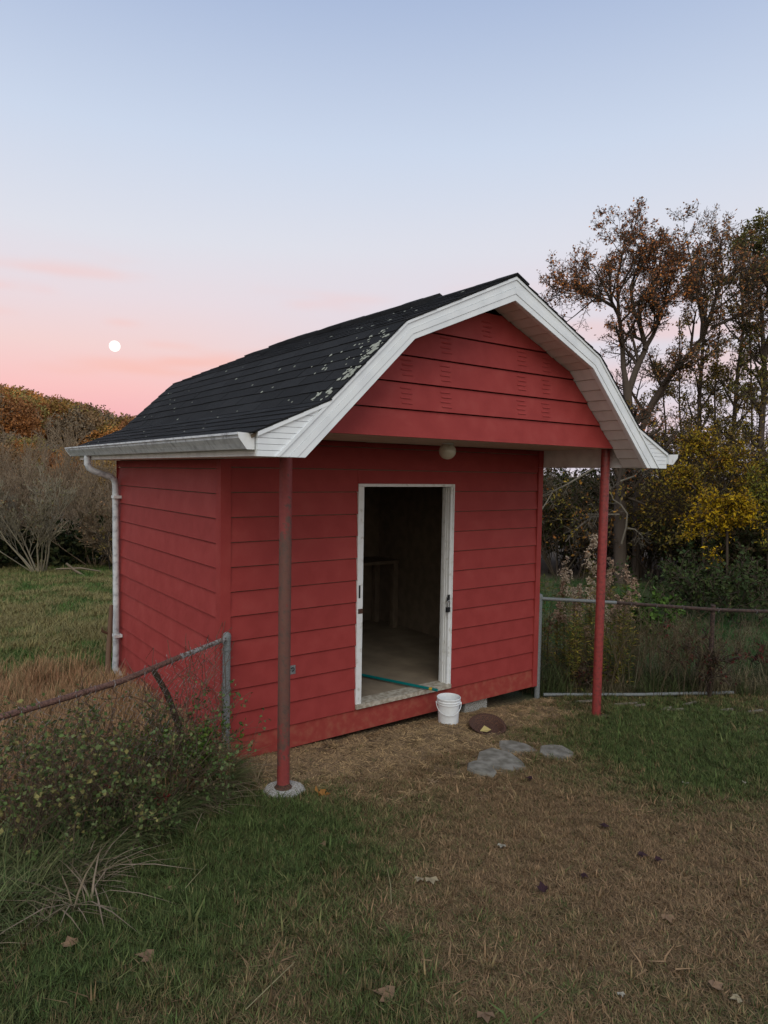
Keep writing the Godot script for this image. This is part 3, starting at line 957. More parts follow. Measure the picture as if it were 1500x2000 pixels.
		for ze in [zg + 0.002, -3.58]:
			var ec := MB.new()
			var pr := []
			for e in [Vector2(2.246, 2.188), Vector2(2.246, 2.089), Vector2(2.297 + go * 0.5, 2.089), Vector2(2.349 + go, 2.156), Vector2(2.358 + go, 2.193)]: pr.append(Vector3(XC + s * e.x, e.y, ze + 0.003))
			if s < 0: pr.reverse()
			ec.prism(pr, Vector3(0, 0, -0.006))
			obj("end_cap", ec, M.white_old, gu)
func part2(called: String, parent: Node) -> MeshInstance3D:
	var o := MeshInstance3D.new()
	o.name = called
	parent.add_child(o, true)
	return o
# ------------------------------------------------------------------ chain-link fences
func along(path: Array, s: float) -> Vector3:
	for i in path.size() - 1:
		var l: float = path[i].distance_to(path[i + 1])
		if s <= l or i == path.size() - 2: return path[i].lerp(path[i + 1], s / l)
		s -= l
	return path[0]
func plen(path: Array) -> float:
	var l := 0.0
	for i in path.size() - 1: l += path[i].distance_to(path[i + 1])
	return l
func chain_link(path: Array, down: float, sag: float, wire: float) -> MB:
	var mb := MB.new()
	var n := int(plen(path) / 0.055)
	var fn := FastNoiseLite.new()
	fn.seed = 5; fn.frequency = 0.02
	for i in n:
		var pts := []
		var rr := []
		var k := 0
		while k * 0.04 < down:
			var s := (i + (0.0 if k % 2 == 0 else 1.06)) * 0.055
			var p := along(path, s)
			var y := k * 0.04
			var bulge := fn.get_noise_2d(s * 60, y * 60) * sag
			pts.append(p + Vector3(bulge * 0.4, -y - 0.005 + bulge * 0.3, 0.022 + bulge + (0.002 if k % 2 == 0 else -0.002)))
			rr.append(wire)
			k += 1
		mb.tube(pts, rr, 3, false)
	return mb
func fences() -> void:
	# the rusty fence running off the west corner
	var path := [Vector3(0.0, 0.615, 0.1), Vector3(-0.5, 0.612, 0.425), Vector3(-1.0, 0.60, 0.74), Vector3(-1.7, 0.545, 0.87), Vector3(-2.6, 0.50, 0.95), Vector3(-3.4, 0.5, 1.0)]
	var t := thing("chain_link_fence", Vector3(0, gy(0, 0.1), 0.1), "sagging chain-link fence with a rusty top rail beside overgrown brush", "fence")
	var mb := MB.new()
	mb.tube([Vector3(-0.012, -0.56, 0.11), Vector3(0.0, 0.63, 0.1)], [0.031, 0.031], 16)
	obj("post", mb, M.galv, t)
	mb = MB.new()
	mb.lathe([Vector2(0.034, 0.0), Vector2(0.035, 0.03), Vector2(0.028, 0.05), Vector2(0.012, 0.062), Vector2(0.001, 0.064)], 16, Vector3(0, 0.605, 0.1))
	obj("post_cap", mb, M.galv, t)
	for y in [0.52, 0.2, -0.12]:
		mb = MB.new()
		mb.lathe([Vector2(0.034, 0), Vector2(0.035, 0.004), Vector2(0.035, 0.018), Vector2(0.034, 0.022)], 16, Vector3(-0.004, y, 0.103))
		obj("band", mb, M.galv, t)
	mb = MB.new()
	mb.tube([path[0], path[1]], [0.019, 0.0185], 10)
	obj("top_rail", mb, M.rail_mix, t).set_meta("label", "bare grey length of rail next to the post")
	mb = MB.new()
	mb.tube(path.slice(1), [0.0195, 0.0195, 0.0195, 0.02, 0.02], 10)
	obj("top_rail", mb, M.rail_rust, t)
	obj("chain_link", chain_link(path, 0.95, 0.06, 0.0021), M.rail_mix, t)
	var s := 0.12
	while s < 2.6:
		var p := along(path, s)
		mb = MB.new()
		var tw := rf(-0.01, 0.01)
		mb.tube([p + Vector3(0, -0.03, 0.015), p + Vector3(tw, 0.0, 0.024), p + Vector3(tw, 0.024, 0.0), p + Vector3(0, 0.012, -0.023), p + Vector3(-tw, -0.02, -0.01), p + Vector3(rf(-0.02, 0.02), rf(0.02, 0.045), -0.03)], [0.0022, 0.0022, 0.0022, 0.0022, 0.0022, 0.002], 4)
		obj("tie_wire", mb, M.rail_mix, t)
		s += rf(0.07, 0.16)
	mb = MB.new()
	mb.tube([Vector3(-2.62, -0.5, 0.95), Vector3(-2.6, 0.5, 0.95)], [0.025, 0.025], 10)
	obj("post", mb, M.rail_rust, t)
	# the fence running off the east corner
	var q := [Vector3(3.83, 0.555, 0.0), Vector3(4.55, 0.52, 0.52), Vector3(5.5, 0.45, 1.17), Vector3(6.6, 0.42, 1.93), Vector3(7.8, 0.40, 2.75)]
	t = thing("chain_link_fence", Vector3(3.83, gy(3.83, 0), 0), "low chain-link fence with a loose bottom pipe in front of goldenrod", "fence")
	mb = MB.new()
	mb.tube([Vector3(3.845, -0.62, 0.0), Vector3(3.845, 0.575, 0.0)], [0.031, 0.031], 16)
	obj("post", mb, M.galv, t)
	mb = MB.new()
	mb.lathe([Vector2(0.034, 0.0), Vector2(0.035, 0.03), Vector2(0.028, 0.05), Vector2(0.001, 0.06)], 16, Vector3(3.845, 0.55, 0))
	obj("post_cap", mb, M.galv, t)
	mb = MB.new()
	mb.tube([q[0], q[1]], [0.019, 0.019], 10)
	obj("top_rail", mb, M.galv, t).set_meta("label", "grey length of rail next to the shed")
	mb = MB.new()
	mb.tube(q.slice(1), [0.0195, 0.0195, 0.0195, 0.02], 10)
	obj("top_rail", mb, M.rail_dark, t)
	mb = MB.new()
	var g0 := Vector3(3.9, gy(3.9, 0.05) + 0.05, 0.05)
	var g1 := Vector3(5.75, gy(5.75, 1.3) + 0.045, 1.3)
	mb.tube([g0, g0.lerp(g1, 0.5) + Vector3(0, -0.012, 0), g1], [0.02, 0.02, 0.02], 10)
	obj("bottom_pipe", mb, M.galv, t)
	for i in [2, 3, 4]:
		mb = MB.new()
		mb.tube([Vector3(q[i].x, gy(q[i].x, q[i].z) - 0.1, q[i].z - 0.03), Vector3(q[i].x, q[i].y + 0.05, q[i].z - 0.02)], [0.025, 0.025], 10)
		obj("post", mb, M.rail_dark, t)
	obj("chain_link", chain_link(q, 1.0, 0.03, 0.0009), M.rail_dark, t)
	s = 0.3
	while s < 3.6:
		var p := along(q, s)
		mb = MB.new()
		mb.tube([p + Vector3(0, -0.03, 0.015), p + Vector3(0, 0.0, 0.024), p + Vector3(0, 0.024, 0.0), p + Vector3(0, 0.012, -0.023), p + Vector3(0, -0.02, -0.01)], [0.0022, 0.0022, 0.0022, 0.0022, 0.0022], 4)
		obj("tie_wire", mb, M.galv, t)
		s += rf(0.25, 0.5)

# ------------------------------------------------------------------ things lying about
func slab(o: Vector3, rx: float, rz: float, hgt: float, turn: float, k: int, tilt: Vector3) -> MB:
	var mb := MB.new()
	var ring := []
	var b := Basis(Vector3.UP, turn)
	for j in k:
		var w := TAU * j / k
		var r := rf(0.78, 1.08)
		ring.append(Vector3(cos(w) * rx * r, 0, sin(w) * rz * r))
	var lift := func(p: Vector3, y: float) -> Vector3: return o + b * (p + Vector3(0, y, 0)) + Vector3(0, (b * p).dot(tilt), 0)
	var top := []
	var mid := []
	for p in ring:
		top.append(lift.call(p * 0.93, hgt * rf(0.9, 1.05)))
		mid.append(lift.call(p, hgt * rf(0.55, 0.75)))
	var inn := []
	for p in ring: inn.append(lift.call(p * rf(0.45, 0.6), hgt * rf(0.96, 1.12)))
	var cen: Vector3 = lift.call(Vector3.ZERO, hgt * 1.05)
	for j in k:
		var m := (j + 1) % k
		var n0: Vector3 = (inn[m] - cen).cross(inn[j] - cen).normalized()
		mb.tri(cen, inn[m], inn[j], n0)
		mb.quad(inn[j], inn[m], top[m], top[j])
		mb.quad(top[j], top[m], mid[m], mid[j])
		mb.quad(mid[j], mid[m], lift.call(ring[m] * 0.97, -0.05), lift.call(ring[j] * 0.97, -0.05))
	return mb
func props() -> void:
	# porch lamp
	var lp := Vector3(1.93, 2.162, 0.52)
	var t := thing("globe_light", Vector3(lp.x, 2.235, lp.z), "round cream glass globe light under the porch ceiling", "light")
	var mb := MB.new()
	var pr := []
	for i in 13:
		var w := -PI / 2 + PI * i / 12.0 * 0.93
		pr.append(Vector2(maxf(cos(w) * 0.078, 0.001), sin(w) * 0.074))
	mb.lathe(pr, 28, lp)
	obj("globe", mb, M.globe, t)
	mb = MB.new()
	mb.lathe([Vector2(0.03, 0.066), Vector2(0.056, 0.062), Vector2(0.058, 0.072)], 24, lp)
	obj("fitting", mb, M.white_old, t)
	# workbench in the dark at the back
	t = thing("workbench", Vector3(2.9, -0.2, -2.6), "wooden workbench dimly seen at the back of the shed", "workbench")
	for i in 3: obj("plank", bx(2.2, 3.62, 0.70, 0.74, -2.88 + i * 0.18, -2.706 + i * 0.18), M.bare_wood, t)
	for lx in [2.24, 3.52]:
		for lz in [-2.86, -2.42]: obj("leg", bx(lx, lx + 0.08, -0.204, 0.699, lz, lz + 0.08), M.bare_wood, t)
	# padlock on the hasp
	var k := Vector3(2.418, 0.60, 0.03)
	t = thing("padlock", k - Vector3(0, 0.05, 0), "steel and black padlock hanging on the door jamb", "padlock")
	mb = MB.new()
	mb.box(k.x - 0.022, k.x + 0.022, k.y - 0.045, k.y + 0.005, k.z - 0.009, k.z + 0.011)
	obj("lock_body", mb, M.black, t)
	mb = MB.new()
	mb.tube([k + Vector3(-0.014, 0.0, 0), k + Vector3(-0.014, 0.045, 0.0), k + Vector3(-0.004, 0.07, 0.004), k + Vector3(0.01, 0.075, 0.006), k + Vector3(0.018, 0.055, 0.004), k + Vector3(0.017, 0.006, 0)], [0.005, 0.005, 0.005, 0.005, 0.005, 0.005], 8)
	obj("shackle", mb, M.steel, t)
	mb = MB.new()
	mb.box(k.x - 0.012, k.x + 0.02, k.y + 0.055, k.y + 0.105, k.z - 0.012, k.z - 0.006)
	obj("staple", mb, M.black, t)
	# block under the sill
	var bl := MB.new()
	bl.box(2.74, 3.07, -0.66, -0.456, -0.24, -0.03)
	solid("concrete_block", bl, M.concrete, Vector3(2.9, -0.64, -0.13), "grey concrete block propping up the shed beside the bucket", "block")
	# footings
	var fn := FastNoiseLite.new()
	fn.seed = 8; fn.frequency = 0.012
	mb = MB.new()
	mb.lathe([Vector2(0.15, -0.08), Vector2(0.16, -0.02), Vector2(0.155, 0.03), Vector2(0.132, 0.055), Vector2(0.06, 0.06), Vector2(0.001, 0.06)], 30, Vector3(0.09, -0.375, 0.9), Basis.IDENTITY, 0.16, fn)
	solid("concrete_footing", mb, M.concrete, Vector3(0.09, -0.43, 0.9), "pale round concrete footing under the rust-worn porch post", "footing")
	mb = MB.new()
	mb.lathe([Vector2(0.17, -0.08), Vector2(0.17, -0.02), Vector2(0.15, 0.012), Vector2(0.08, 0.022), Vector2(0.001, 0.024)], 30, Vector3(3.78, -0.575, 0.92), Basis.IDENTITY, 0.2, fn)
	solid("concrete_footing", mb, M.concrete, Vector3(3.78, -0.58, 0.92), "half buried concrete footing under the bright red porch post", "footing")
	# bucket
	var bp := Vector3(2.24, gy(2.24, 0.27) + 0.012, 0.27)
	t = thing("plastic_bucket", bp, "white plastic bucket standing on bare earth below the doorway", "bucket")
	mb = MB.new()
	mb.lathe([Vector2(0.0008, 0.0000), Vector2(0.0930, 0.0000), Vector2(0.0979, 0.0050), Vector2(0.1079, 0.1950), Vector2(0.1154, 0.1975), Vector2(0.1154, 0.2042), Vector2(0.1087, 0.2058), Vector2(0.1096, 0.2175), Vector2(0.1170, 0.2200), Vector2(0.1170, 0.2266), Vector2(0.1104, 0.2291), Vector2(0.1112, 0.2457), Vector2(0.1179, 0.2482), Vector2(0.1179, 0.2573), Vector2(0.1145, 0.2606), Vector2(0.1096, 0.2573), Vector2(0.1062, 0.2324), Vector2(0.0946, 0.0116), Vector2(0.0008, 0.0100)], 48, bp)
	obj("pail", mb, M.plastic, t)
	mb = MB.new()
	var hb := []
	var hr := []
	for i in 15:
		var w := PI * i / 14.0
		var e := Vector3(0.75, 0, 0.66) * cos(w) * 0.122
		hb.append(bp + e + Vector3(-0.5, 0, 0.62).normalized() * 0.122 * sin(w) * 0.98 + Vector3(0, 0.203 - 0.095 * sin(w), 0))
		hr.append(0.0035)
	mb.tube(hb, hr, 8)
	obj("handle", mb, M.plastic, t)
	for sg in [-1.0, 1.0]:
		mb = MB.new()
		mb.tube([bp + Vector3(0.75, 0, 0.66) * sg * 0.108 + Vector3(0, 0.203, 0), bp + Vector3(0.75, 0, 0.66) * sg * 0.126 + Vector3(0, 0.203, 0)], [0.012, 0.009], 12)
		obj("handle_ear", mb, M.plastic, t)
	# teal pole across the sill
	t = thing("broom_handle", Vector3(2.0, -0.2, -0.3), "teal broom handle with a yellow band lying over the door sill", "pole")
	var pa := Vector3(1.70, -0.188, -1.12)
	var pb := Vector3(2.16, -0.165, 0.19)
	var pd := (pb - pa).normalized()
	mb = MB.new()
	mb.tube([pa, pb - pd * 0.09], [0.0145, 0.0145], 14)
	obj("shaft", mb, M.teal, t)
	mb = MB.new()
	mb.tube([pb - pd * 0.0895, pb - pd * 0.055], [0.0155, 0.0155], 14)
	obj("band", mb, M.yellow, t)
	mb = MB.new()
	mb.tube([pb - pd * 0.0545, pb], [0.015, 0.0135], 14)
	obj("tip", mb, M.teal, t)
	# rusty pan
	var pp := Vector3(2.43, gy(2.43, 0.62) + 0.015, 0.62)
	t = thing("rusty_pan", pp, "rusty oval pan lying on the grass near the bucket", "pan")
	mb = MB.new()
	var pbz := Basis(Vector3.UP, 0.95) * Basis(Vector3(0, 0, 1), 0.12) * Basis.from_scale(Vector3(1.0, 1.0, 0.82))
	fn.frequency = 0.01
	mb.lathe([Vector2(0.001, -0.03), Vector2(0.14, -0.028), Vector2(0.19, 0.022), Vector2(0.215, 0.028), Vector2(0.215, 0.036), Vector2(0.187, 0.032), Vector2(0.138, -0.018), Vector2(0.001, -0.021)], 44, pp + Vector3(0, 0.02, 0), pbz, 0.1, fn)
	obj("dish", mb, M.rust, t)
	mb = MB.new()
	mb.col = Color(0.42, 0.33, 0.14)
	mb.leaf(pp + Vector3(-0.13, 0.022, 0.03), Vector3(0.85, 0.1, 0.5).normalized(), Vector3(0.1, 1, 0.4), 0.11, 0.10)
	solid("fallen_leaf", mb, M.leaf, pp + Vector3(-0.1, 0.04, 0.05), "pale yellow leaf lying inside the rusty pan", "leaf")
	# stepping stones
	var st := [[985, 1496, 0.31, 0.21, 0.5, "broad pale flat stone at the middle of the sunken group", 0.026], [1010, 1466, 0.24, 0.16, 0.9, "grey flat stone sunk behind the broad pale one", 0.02], [1090, 1476, 0.22, 0.14, 0.4, "dark flat stone sunk at the edge of the green grass", 0.024], [938, 1509, 0.17, 0.11, 0.6, "small pale broken stone at the edge of the dead grass", 0.045]]
	for q in st:
		var o := ground_px(q[0], q[1])
		solid("stepping_stone", slab(o, q[2], q[3], q[6], q[4] + 0.6, 9, Vector3(rf(-0.03, 0.03), 0, rf(-0.03, 0.03))), M.stone, o, q[5], "stone", "stones sunk in the lawn")
	# fallen leaves
	var lv := [[840, 1728, 0.07, 0], [820, 1727, 0.05, 0], [1062, 1757, 0.065, 3], [1245, 1680, 0.06, 3], [1277, 1690, 0.055, 3], [1338, 1538, 0.05, 2], [770, 1962, 0.09, 1], [300, 1886, 0.08, 1], [140, 1864, 0.07, 1], [1446, 1966, 0.045, 0], [1210, 1955, 0.03, 2], [338, 1742, 0.05, 1], [1135, 1718, 0.045, 3], [980, 1660, 0.05, 2], [1040, 1530, 0.06, 3], [1455, 1540, 0.035, 2], [1300, 1800, 0.06, 1], [1390, 1945, 0.06, 1], [945, 1995, 0.07, 1], [640, 1660, 0.06, 1], [690, 1655, 0.05, 1], [1180, 1625, 0.06, 3]]
	var lab := ["pale cream leaf lying on the dead grass", "curled tan brown leaf lying on the lawn", "small bleached leaf lying on the lawn", "dark purple leaf lying flat on the dead grass"]
	var lc := [Color(0.30, 0.24, 0.15), Color(0.20, 0.125, 0.075), Color(0.32, 0.285, 0.22), Color(0.045, 0.024, 0.028)]
	for q in lv:
		var o := ground_px(q[0], q[1]) + Vector3(0, 0.032, 0)
		mb = MB.new()
		mb.col = lc[q[3]] * rf(0.85, 1.15)
		var d := Vector3(rf(-1, 1), rf(-0.1, 0.25), rf(-1, 1)).normalized()
		var lw: float = q[2]
		for i in 3:      # a lobed leaf: a midrib blade and two side lobes
			var dd := d.rotated(Vector3.UP, [0.0, 0.75, -0.75][i])
			mb.leaf(o, dd, Vector3(rf(-0.3, 0.3), 1, rf(-0.3, 0.3)), lw * [1.0, 0.75, 0.7][i], lw * 0.5)
		solid("fallen_leaf", mb, M.leaf, o, lab[q[3]], "leaf", "%s leaves on the lawn" % ["cream", "tan", "bleached", "purple"][q[3]])
	mb = MB.new()
	var oo := ground_px(626, 1560) + Vector3(0, 0.02, 0)
	for i in 7:
		mb.col = Color(0.36, 0.17, 0.05) * rf(0.7, 1.2)
		mb.leaf(oo + rdir() * 0.02, (rdir() + Vector3(0, 0.4, 0)).normalized(), rdir(), rf(0.05, 0.08), 0.05)
	solid("fallen_leaf", mb, M.leaf, oo, "crumpled orange leaf beside the pale round footing", "leaf")
	# weathered scraps of wood along the east fence
	var sc := [[1142, 1373, 0.22, 0.0], [1222, 1378, 0.26, 0.0], [1246, 1382, 0.16, 0.2], [1318, 1390, 0.18, -0.05], [1345, 1378, 0.2, 0.35], [1418, 1390, 0.14, 0.05], [1474, 1393, 0.16, 0.1], [1300, 1388, 0.14, 0.2]]
	for q in sc:
		var o := ground_px(q[0], q[1])
		var d := Vector3(cos(q[3] - 0.62), 0.03, -sin(q[3] - 0.62)).normalized()
		mb = MB.new()
		var sd := d.cross(Vector3.UP).normalized()
		var a: Vector3 = o - d * q[2] * 0.5 + Vector3(0, 0.008, 0)
		var e: Vector3 = o + d * q[2] * 0.5 + Vector3(0, 0.02, 0)
		mb.prism([a - sd * 0.012, a + sd * 0.02, a + sd * 0.016 + Vector3(0, 0.012, 0), a - sd * 0.008 + Vector3(0, 0.016, 0)], e - a)
		solid("wood_scrap", mb, M.scrap, o, "weathered strip of split wood lying under the fence", "wood", "wood scraps along the fence")
	# loose stalks on the lawn
	for q in [[760, 1745, 0.3, 0.4], [375, 1735, 0.32, 0.1], [530, 1940, 0.3, -0.2]]:
		var o := ground_px(q[0], q[1]) + Vector3(0, 0.035, 0)
		var d := Vector3(cos(q[3] + 0.6), 0.0, -sin(q[3] + 0.6))
		mb = MB.new()
		mb.col = Color(0.26, 0.22, 0.12)
		mb.tube([o - d * q[2] * 0.5, o + Vector3(0, 0.012, 0.01), o + d * q[2] * 0.5], [0.0025, 0.0025, 0.0015], 5)
		solid("dry_stalk", mb, M.bark, o, "thin straw coloured stalk lying loose on the lawn", "stalk", "stalks on the lawn")
	# branch leaning by the downspout
	mb = MB.new()
	mb.col = Color(0.14, 0.09, 0.06)
	mb.tube([Vector3(-0.30, -0.5, -2.35), Vector3(-0.22, -0.1, -2.6), Vector3(-0.16, 0.25, -2.74), Vector3(-0.14, 0.42, -2.77)], [0.032, 0.03, 0.026, 0.02], 8)
	mb.tube([Vector3(-0.17, 0.1, -2.7), Vector3(-0.27, 0.16, -2.66), Vector3(-0.27, 0.2, -2.66)], [0.016, 0.013, 0.008], 6)
	solid("leaning_branch", mb, M.bark, Vector3(-0.3, -0.5, -2.35), "rough brown branch leaning against the white downspout", "branch")
	mb = MB.new()
	mb.col = Color(0.07, 0.05, 0.038)
	mb.tube([Vector3(-0.36, -0.5, 0.25), Vector3(-0.45, 0.05, 0.28), Vector3(-0.56, 0.33, 0.33), Vector3(-0.68, 0.55, 0.38)], [0.024, 0.024, 0.022, 0.018], 8)
	solid("dead_sapling", mb, M.bark, Vector3(-0.36, -0.5, 0.25), "dark leaning dead sapling behind the rusty fence", "sapling")

# ------------------------------------------------------------------ lawn
func lawn_ok(x: float, z: float) -> bool:
	if x > -0.05 and x < 3.85 and z < 0.02 and z > -3.1: return false
	if Vector2(x - 0.09, z - 0.9).length() < 0.15 or Vector2(x - 2.24, z - 0.27).length() < 0.13 or Vector2(x - 3.78, z - 0.92).length() < 0.12: return false
	if Vector2(x - 2.43, z - 0.62).length() < 0.2: return false
	return true
func lawn() -> void:
	var tufts := [tuft(9, 0.05, 0.022, 0.0042, 0.2, 0.9), tuft(11, 0.042, 0.026, 0.0038, 0.4, 1.2), tuft(9, 0.042, 0.03, 0.0052, 0.7, 1.5), tuft(7, 0.062, 0.02, 0.004, 0.1, 0.8)]
	var xf := [[], [], [], []]
	var cl := [PackedColorArray(), PackedColorArray(), PackedColorArray(), PackedColorArray()]
	var stones := []
	for q in [[985, 1496, 0.19], [1010, 1466, 0.14], [1090, 1476, 0.13], [938, 1509, 0.1]]:
		var s := ground_px(q[0], q[1])
		stones.append([Vector2(s.x, s.z), q[2]])
	var made := 0
	while made < 150000:
		var x := rf(-3.4, 7.0)
		var z := rf(0.0, 4.9)
		if rng.randf() < 0.5:      # the strip nearer the camera shows more
			x = rf(-2.2, 4.2); z = rf(0.8, 4.4)
		made += 1
		if not lawn_ok(x, z): continue
		var skip := false
		for s in stones:
			if s[0].distance_to(Vector2(x, z)) < s[1] * rf(0.75, 1.1): skip = true
		if skip: continue
		var k := dead(x, z)
		if rng.randf() < bare(x, z) * 0.75: continue
		var j := rng.randi() % 2
		if k > 0.5 and rng.randf() < 0.75: j = 2
		elif k < 0.35 and rng.randf() < 0.35: j = 3
		var kk := clampf(k + rng.randfn(0, 0.3), 0, 1)
		var c: Color
		if kk < 0.5: c = Color(0.068, 0.096, 0.028).lerp(Color(0.125, 0.115, 0.045), kk * 2)
		else: c = Color(0.145, 0.11, 0.05).lerp(Color(0.228, 0.14, 0.075), (kk - 0.5) * 2)
		c *= rf(0.5, 1.6)
		var sc := rf(0.75, 1.3) * lerpf(1.15, 0.8, k) * (1.0 + 0.5 * patchn.get_noise_2d(x * 420, z * 420 + 300))
		if rng.randf() < 0.012: sc *= rf(1.4, 2.1)
		xf[j].append(Transform3D(Basis(Vector3.UP, rf(0, TAU)) * Basis.from_scale(Vector3(sc, sc, sc)), Vector3(x, gy(x, z), z)))
		cl[j].append(c)
	var lw := mass("lawn_grass", "short lawn grass, green in places and dead brown in others", "grass")
	for j in 4: scatter("blades", tufts[j], xf[j], cl[j], lw)
	# straw trodden into the bare earth along the wall
	var sx := []
	var scl := PackedColorArray()
	var straw := MB.new()
	for i in 6:
		straw.col = Color.WHITE * rf(0.7, 1.2)
		var a := rf(0, TAU)
		var p := Vector3(rf(-0.02, 0.02), rf(0.002, 0.012), rf(-0.02, 0.02))
		var d := Vector3(cos(a), rf(-0.05, 0.15), sin(a)) * rf(0.03, 0.075)
		var sd := d.cross(Vector3.UP).normalized() * rf(0.002, 0.004)
		straw.quad(p - d - sd, p - d + sd, p + d + sd, p + d - sd)
	var sm_ := straw.mesh(M.grass)
	for i in 15000:
		var x := rf(-0.1, 3.9)
		var z := 0.36 + rng.randfn(0, 0.34) - 0.04 * x
		if x < 2.3 and x > 0.5 and rng.randf() < 0.5: z += absf(rng.randfn(0, 0.25))
		if not lawn_ok(x, z) or z < 0.03: continue
		if rng.randf() < sm(0.0, -0.35, patchn.get_noise_2d(x * 110, z * 110 + 40)) + sm(2.0, 3.8, x) * 0.75: continue
		sx.append(Transform3D(Basis(Vector3.UP, rf(0, TAU)), Vector3(x, gy(x, z) + rf(0, 0.012), z)))
		scl.append(Color(0.46, 0.31, 0.155).lerp(Color(0.20, 0.135, 0.085), rng.randf()) * rf(0.5, 1.25))
	tag(scatter("straw", sm_, sx, scl), "loose straw trodden into the bare earth along the shed", "straw", "", "stuff")
# ------------------------------------------------------------------ brush on the west fence
func brush() -> void:
	var green := [Color(0.05, 0.095, 0.02), Color(0.075, 0.13, 0.022), Color(0.035, 0.07, 0.02), Color(0.11, 0.16, 0.03)]
	var mixed := [Color(0.075, 0.11, 0.036), Color(0.055, 0.085, 0.03), Color(0.11, 0.135, 0.055), Color(0.14, 0.11, 0.055), Color(0.09, 0.12, 0.05)]
	var P := {levels = 2, n = [6, 3], ratio = 0.45, ang = 48.0, wander = 0.16, up = 0.02, rmin = 0.0012, bark = Color(0.10, 0.07, 0.045), leaves = 5.0, leafdepth = 1, cols = green, size = 0.027, wide = 0.62, scatter = 0.012, droop = 0.0, shoots = 22, tilt = 0.55, height = 0.5, radius = 0.006, foot = 0.12, wood = "stems", crownname = "leaves"}
	leafy("green_shrub", Vector3(-0.55, gy(-0.55, 0.46) - 0.02, 0.46), P, "bright green small-leaved shrub growing through the fence beside the shed wall", "shrub")
	var P1 := P.duplicate()
	P1.height = 0.2; P1.shoots = 9; P1.cols = [Color(0.045, 0.085, 0.02), Color(0.09, 0.135, 0.025), Color(0.03, 0.06, 0.018)]; P1.size = 0.028
	leafy("green_shrub", Vector3(-0.27, gy(-0.27, 0.4), 0.4), P1, "low dark green seedling shrub at the foot of the fence post", "shrub")
	var P2 := P.duplicate()
	P2.cols = mixed; P2.shoots = 26; P2.height = 0.78; P2.wander = 0.3; P2.tilt = 0.6; P2.size = 0.027; P2.wide = 0.75; P2.leaves = 2.6; P2.bark = Color(0.12, 0.085, 0.06)
	leafy("bramble", Vector3(-0.85, gy(-0.85, 0.8), 0.80), P2, "tangled brown-stemmed bramble under the middle of the rusty rail", "bush")
	P2.cols = [Color(0.085, 0.12, 0.04), Color(0.125, 0.15, 0.06), Color(0.065, 0.09, 0.03), Color(0.18, 0.16, 0.06)]
	P2.height = 0.8; P2.shoots = 24
	leafy("bramble", Vector3(-1.3, gy(-1.3, 0.98), 0.95), P2, "yellowing green bramble hiding the chain-link below the rusty rail", "bush")
	leafy("bramble", Vector3(-1.75, gy(-1.75, 1.08), 1.02), P2, "pale leaved bramble where the rusty rail sinks lowest", "bush")
	P2.cols = [Color(0.06, 0.09, 0.03), Color(0.08, 0.11, 0.038), Color(0.11, 0.12, 0.045)]; P2.height = 0.32
	leafy("bramble", Vector3(-1.05, gy(-1.05, 1.05), 1.05), P2, "dark low bramble between the fence and the long grass", "bush")
	var P3 := P.duplicate()
	P3.cols = [Color(0.16, 0.02, 0.02), Color(0.10, 0.02, 0.02)]; P3.shoots = 4; P3.height = 0.2; P3.size = 0.026; P3.tilt = 0.5; P3.leaves = 1.0
	leafy("red_leaved_plant", Vector3(-0.98, gy(-0.98, 1.0) + 0.1, 1.0), P3, "small crimson leaved plant in the middle of the bramble", "plant")
	# dry vines climbing the mesh
	var t := thing("dry_vine", Vector3(-0.3, gy(-0.3, 0.3), 0.3), "thin dry brown vine woven through the chain-link by the post", "vine")
	var fp := [Vector3(0.0, 0.615, 0.1), Vector3(-1.0, 0.60, 0.74), Vector3(-1.7, 0.545, 0.87), Vector3(-2.6, 0.50, 0.95)]
	for i in 70:
		var s := rf(0.02, 2.5) if i > 22 else rf(0.02, 1.0)
		var tp := along(fp, s)
		var ax := (along(fp, s + 0.05) - tp).normalized()
		var p := tp + Vector3(0, rf(-0.95, -0.3), 0.03)
		var pts := []
		var rr := []
		var d := Vector3.UP + ax * rf(-0.6, 0.6)
		for j in 8:
			pts.append(p); rr.append(rf(0.0018, 0.003))
			d = (d + ax * rf(-0.9, 0.9) + Vector3(0, rf(-0.3, 0.3), rf(-0.3, 0.3))).normalized()
			p += d * rf(0.07, 0.14)
			if p.y > tp.y + 0.06: d.y = -0.6
		var mb := MB.new()
		mb.col = Color(0.17, 0.105, 0.075) * rf(0.6, 1.3)
		mb.tube(pts, rr, 3, false)
		obj("tendril", mb, M.bark, t)
	# long grass between the brush and the lawn
	var lg := [tuft(12, 0.34, 0.06, 0.0085, 0.4, 1.3, 4), tuft(14, 0.26, 0.06, 0.0075, 0.6, 1.5, 4)]
	var dg := [tuft(10, 0.30, 0.06, 0.009, 0.7, 1.6, 4), tuft(12, 0.2, 0.05, 0.004, 0.6, 1.6, 3)]
	var xf := [[], [], [], []]
	var cl := [PackedColorArray(), PackedColorArray(), PackedColorArray(), PackedColorArray()]
	for i in 2100:
		var f := rng.randf()
		var a := Vector2(-0.1, 0.3).lerp(Vector2(-2.3, 1.15), f)
		var b := Vector2(-0.22, 0.62).lerp(Vector2(-2.1, 1.95), f)
		var q := a.lerp(b, rf(-0.1, 1.0))
		var j := rng.randi() % 2
		var c := Color(0.075, 0.12, 0.036).lerp(Color(0.18, 0.17, 0.075), rng.randf())
		if rng.randf() < 0.12:
			j = 2 + rng.randi() % 2
			c = Color(0.24, 0.18, 0.115)
		var s := rf(0.6, 1.1) * (1.0 - 0.35 * clampf(a.distance_to(q) / 0.9, 0, 1))
